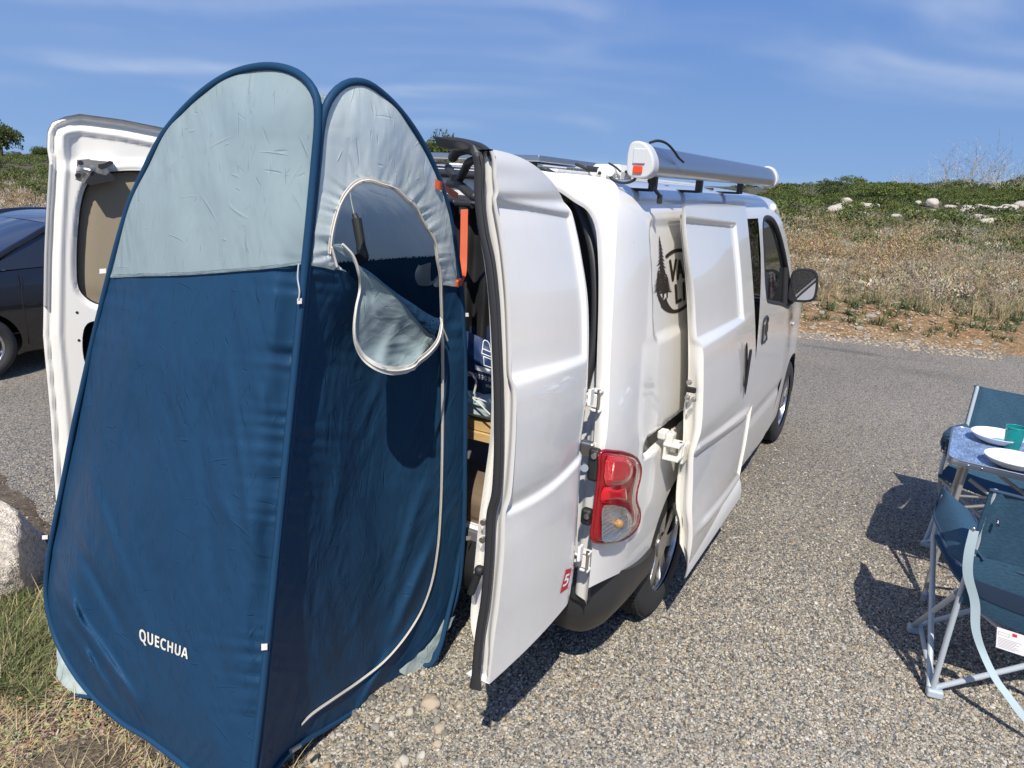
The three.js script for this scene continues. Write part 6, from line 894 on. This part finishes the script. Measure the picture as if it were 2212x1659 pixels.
// ================================================================ camping table, crockery, chairs
const tubeGrey = phys(lin(.44, .49, .53), .42, { clearcoat: .3, clearcoatRoughness: .2 }), legAlu = std(lin(.42, .41, .39), .45, { metalness: .6 });
const chairFabric = (() => { const w = dataTex(256, (i, j) => { const v = .82 + .10 * ((i + j) % 2) + .25 * fbm(i / 20, j / 20, 4, 3); return [v, v, v]; }, true); return std(lin(.034, .105, .175), .85, { map: rep(w, 3), bumpMap: rep(w, 12), bumpScale: .0006 }); })(), chairDark = std(lin(.016, .034, .07), .8), chairTrim = std(lin(.022, .05, .10), .75);
{
  const TH = .70, A = onY(2059, 919, TH), B = onY(2047, 989, TH), ex = V(.985, 0, .12).normalize(), ez = B.clone().sub(A).setY(0), W = ez.length(); ez.normalize();
  const t = thing('camping_table', 'folding camping table with blue grey top and silver edge', 'table');
  const LEN = 1.05, P = (a, b, y) => A.clone().addScaledVector(ex, a).addScaledVector(ez, b).setY(y);
  const o = []; const rc = .05; for (const [cx, cy, s] of [[rc, rc, Math.PI], [LEN - rc, rc, -Math.PI / 2], [LEN - rc, W - rc, 0], [rc, W - rc, Math.PI / 2]]) for (let k = 0; k <= 8; k++) { const a = s + k / 8 * Math.PI / 2; o.push([cx + rc * Math.cos(a), cy + rc * Math.sin(a)]); }
  const fleck = dataTex(512, (i, j) => { const n = fbm(i / 5, j / 26, 3, 4) + .6 * fbm(i / 60, j / 60, 9, 2); const v = .80 + .45 * n; return [v * .95, v, v * 1.08]; }, true);
  mesh('top', polyMesh(o, [], .03, ([a, b]) => P(a, b, TH), 1.4), std(lin(.34, .43, .56), .42, { map: fleck }), t);
  mesh('underside', polyMesh(o, [], .06, ([a, b]) => P(a, b, TH - .022)), std(lin(.35, .34, .33), .6), t);
  const oc = [...o, o[0]]; mesh('edge', [sheet(oc.length - 1, 8, (u, v) => { const q = oc[Math.round(u * (oc.length - 1))], c = [LEN / 2, W / 2], d = V(q[0] - c[0], 0, q[1] - c[1]).normalize(); const r = .004 * Math.sin(v * Math.PI) + .0015 * Math.cos(v * Math.PI * 6); return P(q[0] + d.x * r, q[1] + d.z * r, TH + .003 - .030 * v); }), tube(oc.map(q => P(q[0], q[1], TH + .001)), .004, 120, 6)], M.alu, t);
  for (const [a, b] of [[.08, 0], [.13, 0], [.34, 0], [.39, 0]]) { const q = P(a, W + .003, TH - .012); mesh('rivet', new THREE.SphereGeometry(.005, 10, 8).translate(q.x, q.y, q.z), M.alu, t); }
  // splayed legs, two at each end, tied by a scissor frame
  const leg = (a0, b0, a1, b1) => rod(P(a0, b0, TH - .02), P(a1, b1, .015), .0105);
  for (const [a, s] of [[.07, -.02], [LEN - .07, .02]]) { for (const [b0, b1] of [[.05, W - .04], [W - .05, .04]]) mesh('leg', [leg(a, b0 * .5 + W * .25, a + s * 2, b1 < W / 2 ? W * .02 : W * .98)], legAlu, t); for (const b of [.03, W - .03]) mesh('leg', leg(a + .012, lerp(W / 2, b, .75), a + s * 2.6 + .012, b), legAlu, t); }
  mesh('scissor_frame', [rod(P(.1, W * .85, .60), P(LEN - .1, W * .85, .12), .009), rod(P(.1, W * .85, .12), P(LEN - .1, W * .85, .60), .009), rod(P(.1, W * .15, .60), P(LEN - .1, W * .15, .12), .009), rod(P(.1, W * .15, .12), P(LEN - .1, W * .15, .60), .009), rod(P(.07, W * .8, .50), P(.5, W * .85, .62), .007), rod(P(.07, W * .8, .44), P(.20, W * .82, .50), .008)], legAlu, t);
  for (const [a, b] of [[.03, W * .02], [.03, W * .98], [.045, .03], [.045, W - .03]]) mesh('foot', rod(P(a, b, 0), P(a, b, .035), .0125), std(lin(.4, .4, .4), .5), t);
  const plate = (px, py, label) => { const q = onY(px, py, TH + .035), th = thing('plate', label, 'plate', [q.x, TH + .002, q.z]); mesh('dish', new THREE.LatheGeometry([[0, .004], [.055, .004], [.060, .000], [.062, .003], [.085, .012], [.108, .032], [.112, .037], [.1135, .040], [.1125, .0415], [.110, .040], [.104, .034], [.082, .016], [.060, .008], [0, .007]].map(p => new THREE.Vector2(p[0], p[1])), 56), phys(lin(.80, .80, .79), .35, { clearcoat: .3 }), th); };
  plate(2157, 941, 'white shallow plate behind the turquoise tumbler'); plate(2192, 992, 'white shallow plate on the table side towards the near chair');
  const cq = onY(2184, 970, TH), cup = thing('tumbler', 'turquoise ribbed plastic tumbler standing between two plates', 'tumbler', [cq.x, TH + .002, cq.z]);
  const ribs = 40, cupG = sheet(160, 20, (u, v) => { const a = u * Math.PI * 2, r = lerp(.030, .040, v) + (v < .82 ? .0009 * Math.cos(a * ribs) : 0); return V(Math.cos(a) * r, v * .105, Math.sin(a) * r); });
  mesh('wall', cupG, phys(lin(.02, .42, .40), .12, { transmission: .55, thickness: 0, clearcoat: .6 }), cup); mesh('base', new THREE.CylinderGeometry(.031, .030, .006, 30).translate(0, .004, 0), phys(lin(.02, .36, .35), .15, { transmission: .4, thickness: 0 }), cup);
  mesh('rim', new THREE.TorusGeometry(.040, .0012, 6, 50).rotateX(Math.PI / 2).translate(0, .105, 0), std(lin(.05, .45, .43), .2), cup);
}
function campChair(name, label, pos, turn) {
  // local: x across (0.55 wide), back at z = 0, seat runs to z = -0.5, open front
  const c = thing(name, label, 'chair', pos, turn, 'camping chairs at the table'), w = .27, R = .0095;
  const T = (...p) => p.map(q => V(...q));
  for (const s of [-1, 1]) {
    mesh('rear_post', [tube(T([s * w, .035, -.07], [s * w, .40, -.03], [s * w, .64, .015], [s * w, .80, .05]), R, 24, 10)], tubeGrey, c);
    mesh('front_leg', [rod(V(s * (w + .01), .035, -.07), V(s * w, .42, -.46), R), rod(V(s * w, .42, -.46), V(s * w, .585, -.44), R)], tubeGrey, c);
    mesh('cross_leg', [rod(V(s * w, .40, -.06), V(s * w, .03, -.46), R)], tubeGrey, c);
    mesh('foot', [rbox(.05, .03, .035, s * (w - .008), .02, -.07, .008), rbox(.05, .03, .035, s * (w - .008), .02, -.46, .008)], std(lin(.42, .48, .52), .5), c);
    const arm = (u, v) => V(s * (w + lerp(.005, -.005, u) + (v - .5) * lerp(.105, .02, sstep(.6, 1, u)) * (.5 + .5 * sstep(0, .15, u))), .595 + .02 * Math.sin(u * 3) - .05 * Math.pow(v - .5, 2) * 4 * (s * (v - .5) > 0 ? .5 : 1.2), lerp(.02, -.50, u));
    mesh('armrest', slab(24, 10, arm, () => V(0, -.006, 0)), chairFabric, c);
    mesh('armrest_drop', slab(20, 6, (u, v) => { const p = arm(u, s > 0 ? 1 : 0); p.y -= v * .075 * Math.sin(Math.PI * clamp(u * 1.1, 0, 1)); p.x += s * .006 * Math.sin(v * 3); return p; }, () => V(s * -.003, 0, 0)), chairFabric, c);
    mesh('armrest_edge', [tube([0, .2, .4, .6, .8, 1].map(u => arm(u, 0)), .005, 30, 6), tube([0, .2, .4, .6, .8, 1].map(u => arm(u, 1)), .005, 30, 6)], chairTrim, c);
  }
  mesh('cross_tube', [rod(V(-w, .03, -.075), V(w, .40, -.075), R), rod(V(w, .03, -.085), V(-w, .40, -.085), R), rod(V(-w, .03, -.455), V(w, .40, -.455), R), rod(V(w, .03, -.465), V(-w, .40, -.465), R)], tubeGrey, c);
  mesh('bottom_tube', [rod(V(-w, .035, -.07), V(-w + .02, .05, -.46), R * .9), rod(V(w, .035, -.07), V(w - .02, .05, -.46), R * .9)], tubeGrey, c);
  const back = (u, v) => { const x = lerp(-w - .014, w + .014, u), y = lerp(.56, .805, v); return V(x, y + .012 * (1 - Math.pow(2 * u - 1, 2)) * -1, .008 + (y - .64) * .22 + .055 * Math.sin(Math.PI * u) + .012 * (Math.abs(2 * u - 1) > .86 ? 1 : 0) + .004 * noise.noise(u * 9, v * 3, 1)); };
  mesh('backrest', slab(40, 10, back, () => V(0, 0, -.008)), chairFabric, c);
  mesh('back_edge', [tube([0, .1, .3, .5, .7, .9, 1].map(u => back(u, 1)), .0055, 40, 6), tube([0, .1, .3, .5, .7, .9, 1].map(u => back(u, 0)), .0055, 40, 6)], chairTrim, c);
  const seat = (u, v) => { const x = lerp(-w, w, u), z = lerp(.0, -.50, v); return V(x, .425 - .055 * Math.sin(Math.PI * u) * (1 - .35 * v) + .04 * Math.pow(1 - v, 4), z); };
  mesh('seat', slab(30, 20, seat, () => V(0, -.010, 0)), chairFabric, c);
  const drop = (u, v) => { const x = lerp(-w, w, u); return V(x, lerp(.57, .395 - .07 * Math.sin(Math.PI * u), v), .012 + .03 * Math.sin(Math.PI * u) * (1 - v) - .03 * v + .01 * Math.sin(v * 3)); };
  mesh('rear_panel', slab(30, 10, drop, () => V(0, 0, -.006)), chairFabric, c);
  mesh('rear_panel_band', slab(30, 4, (u, v) => drop(u, lerp(.42, .70, v)).add(V(0, 0, .003)), () => V(0, 0, -.002)), chairDark, c);
  return c;
}
{
  const f = onY(2010, 1505), place = (target, local, a) => { const l = V(...local).applyAxisAngle(V(0, 1, 0), a); return [target.x - l.x, 0, target.z - l.z]; }, near = campChair('camping_chair', 'blue folding camping chair with a pale strap hanging from its back', place(f, [-.27 * 1.1, 0, -.07 * 1.1], .18), .18); near.scale.setScalar(1.1);
  const web = std(lin(.40, .50, .53), .8), loc = (px, py, z) => onZ(px, py, near.position.z + z).sub(near.position).applyAxisAngle(V(0, 1, 0), -near.rotation.y).divideScalar(1.1);
  const sp = [[2104, 1146, .09], [2093, 1196, .085], [2091, 1241, .075], [2106, 1301, .06], [2108, 1361, .05], [2124, 1412, .04], [2152, 1469, .05], [2180, 1507, .06], [2214, 1552, .07], [2250, 1590, .08]];
  mesh('strap', ribbon(sp.map(([a, b, z]) => loc(a, b, z)), (u) => V(.026, .004 * Math.sin(u * 9), .006 * Math.sin(u * 7)), 70, .0015), web, near);
  const sq = loc(2104, 1143, .094); mesh('strap_rivet', new THREE.SphereGeometry(.006, 10, 8).scale(1, 1, .5).translate(sq.x, sq.y, sq.z), M.steel, near);
  const lt = canvasTex(256, 256, (c, w, h) => { c.fillStyle = '#e9e6e6'; c.fillRect(0, 0, w, h); c.fillStyle = '#d23038'; c.fillRect(128, 20, 40, 40); c.fillStyle = '#8a8a8e'; c.font = '20px sans-serif'; c.strokeStyle = '#666'; c.lineWidth = 3; c.strokeRect(14, 50, 90, 34); for (let k = 0; k < 7; k++) c.fillRect(14, 120 + k * 18, 200 - (k * 37 % 60), 5); });
  const cr = [[2154, 1354], [2222, 1376], [2212, 1418], [2151, 1398]].map(p => loc(p[0], p[1], .045));
  mesh('care_label', sheet(6, 6, (u, v) => cr[3].clone().lerp(cr[2], u).lerp(cr[0].clone().lerp(cr[1], u), v)), std(0xffffff, .7, { map: lt }), near);
  const tg = canvasTex(64, 128, (c, w, h) => { c.fillStyle = '#14263f'; c.fillRect(0, 0, w, h); c.fillStyle = '#f0f0ee'; c.font = 'bold 62px sans-serif'; c.textAlign = 'center'; c.fillText('2', 32, 66); });
  const c2 = [[2152, 1121], [2161, 1123], [2159, 1139], [2150, 1137]].map(p => loc(p[0], p[1], .115)); mesh('size_tag', sheet(3, 3, (u, v) => c2[3].clone().lerp(c2[2], u).lerp(c2[0].clone().lerp(c2[1], u), v)), std(0xffffff, .7, { map: tg }), near);
  const b = onY(2105, 836, .80), far = campChair('camping_chair', 'blue folding camping chair on the far side of the table with a mesh cup holder', place(b, [.284, .8, .05], Math.PI - .22), Math.PI - .22);
  const mq = onZ(2055, 941, far.position.z + .36), m = mesh('cup_holder', [0, 1, 2, 3, 4, 5].map(k => new THREE.TorusGeometry(.036 - .001 * k, .0018, 5, 26).rotateX(Math.PI / 2).translate(0, -.018 * k, 0)).concat([...Array(18)].map((_, k) => rod(V(.036 * Math.cos(k / 18 * 6.283), 0, .036 * Math.sin(k / 18 * 6.283)), V(.031 * Math.cos((k + 1) / 18 * 6.283), -.09, .031 * Math.sin((k + 1) / 18 * 6.283)), .001, .001, 4))), M.rubber, far);
  m.position.copy(far.worldToLocal ? mq.clone().sub(far.position).applyAxisAngle(V(0, 1, 0), -far.rotation.y) : mq);
}
// ---------------------------------------------------------------- render
scene.traverse(o => { if (o.isMesh) { o.castShadow = true; o.receiveShadow = true; } });
const renderer = new THREE.WebGLRenderer({ antialias: true });
renderer.setSize(1024, 768); renderer.shadowMap.enabled = true; renderer.shadowMap.type = THREE.PCFSoftShadowMap;
renderer.toneMapping = THREE.LinearToneMapping; renderer.toneMappingExposure = EXPOSURE;
renderer.render(scene, camera);
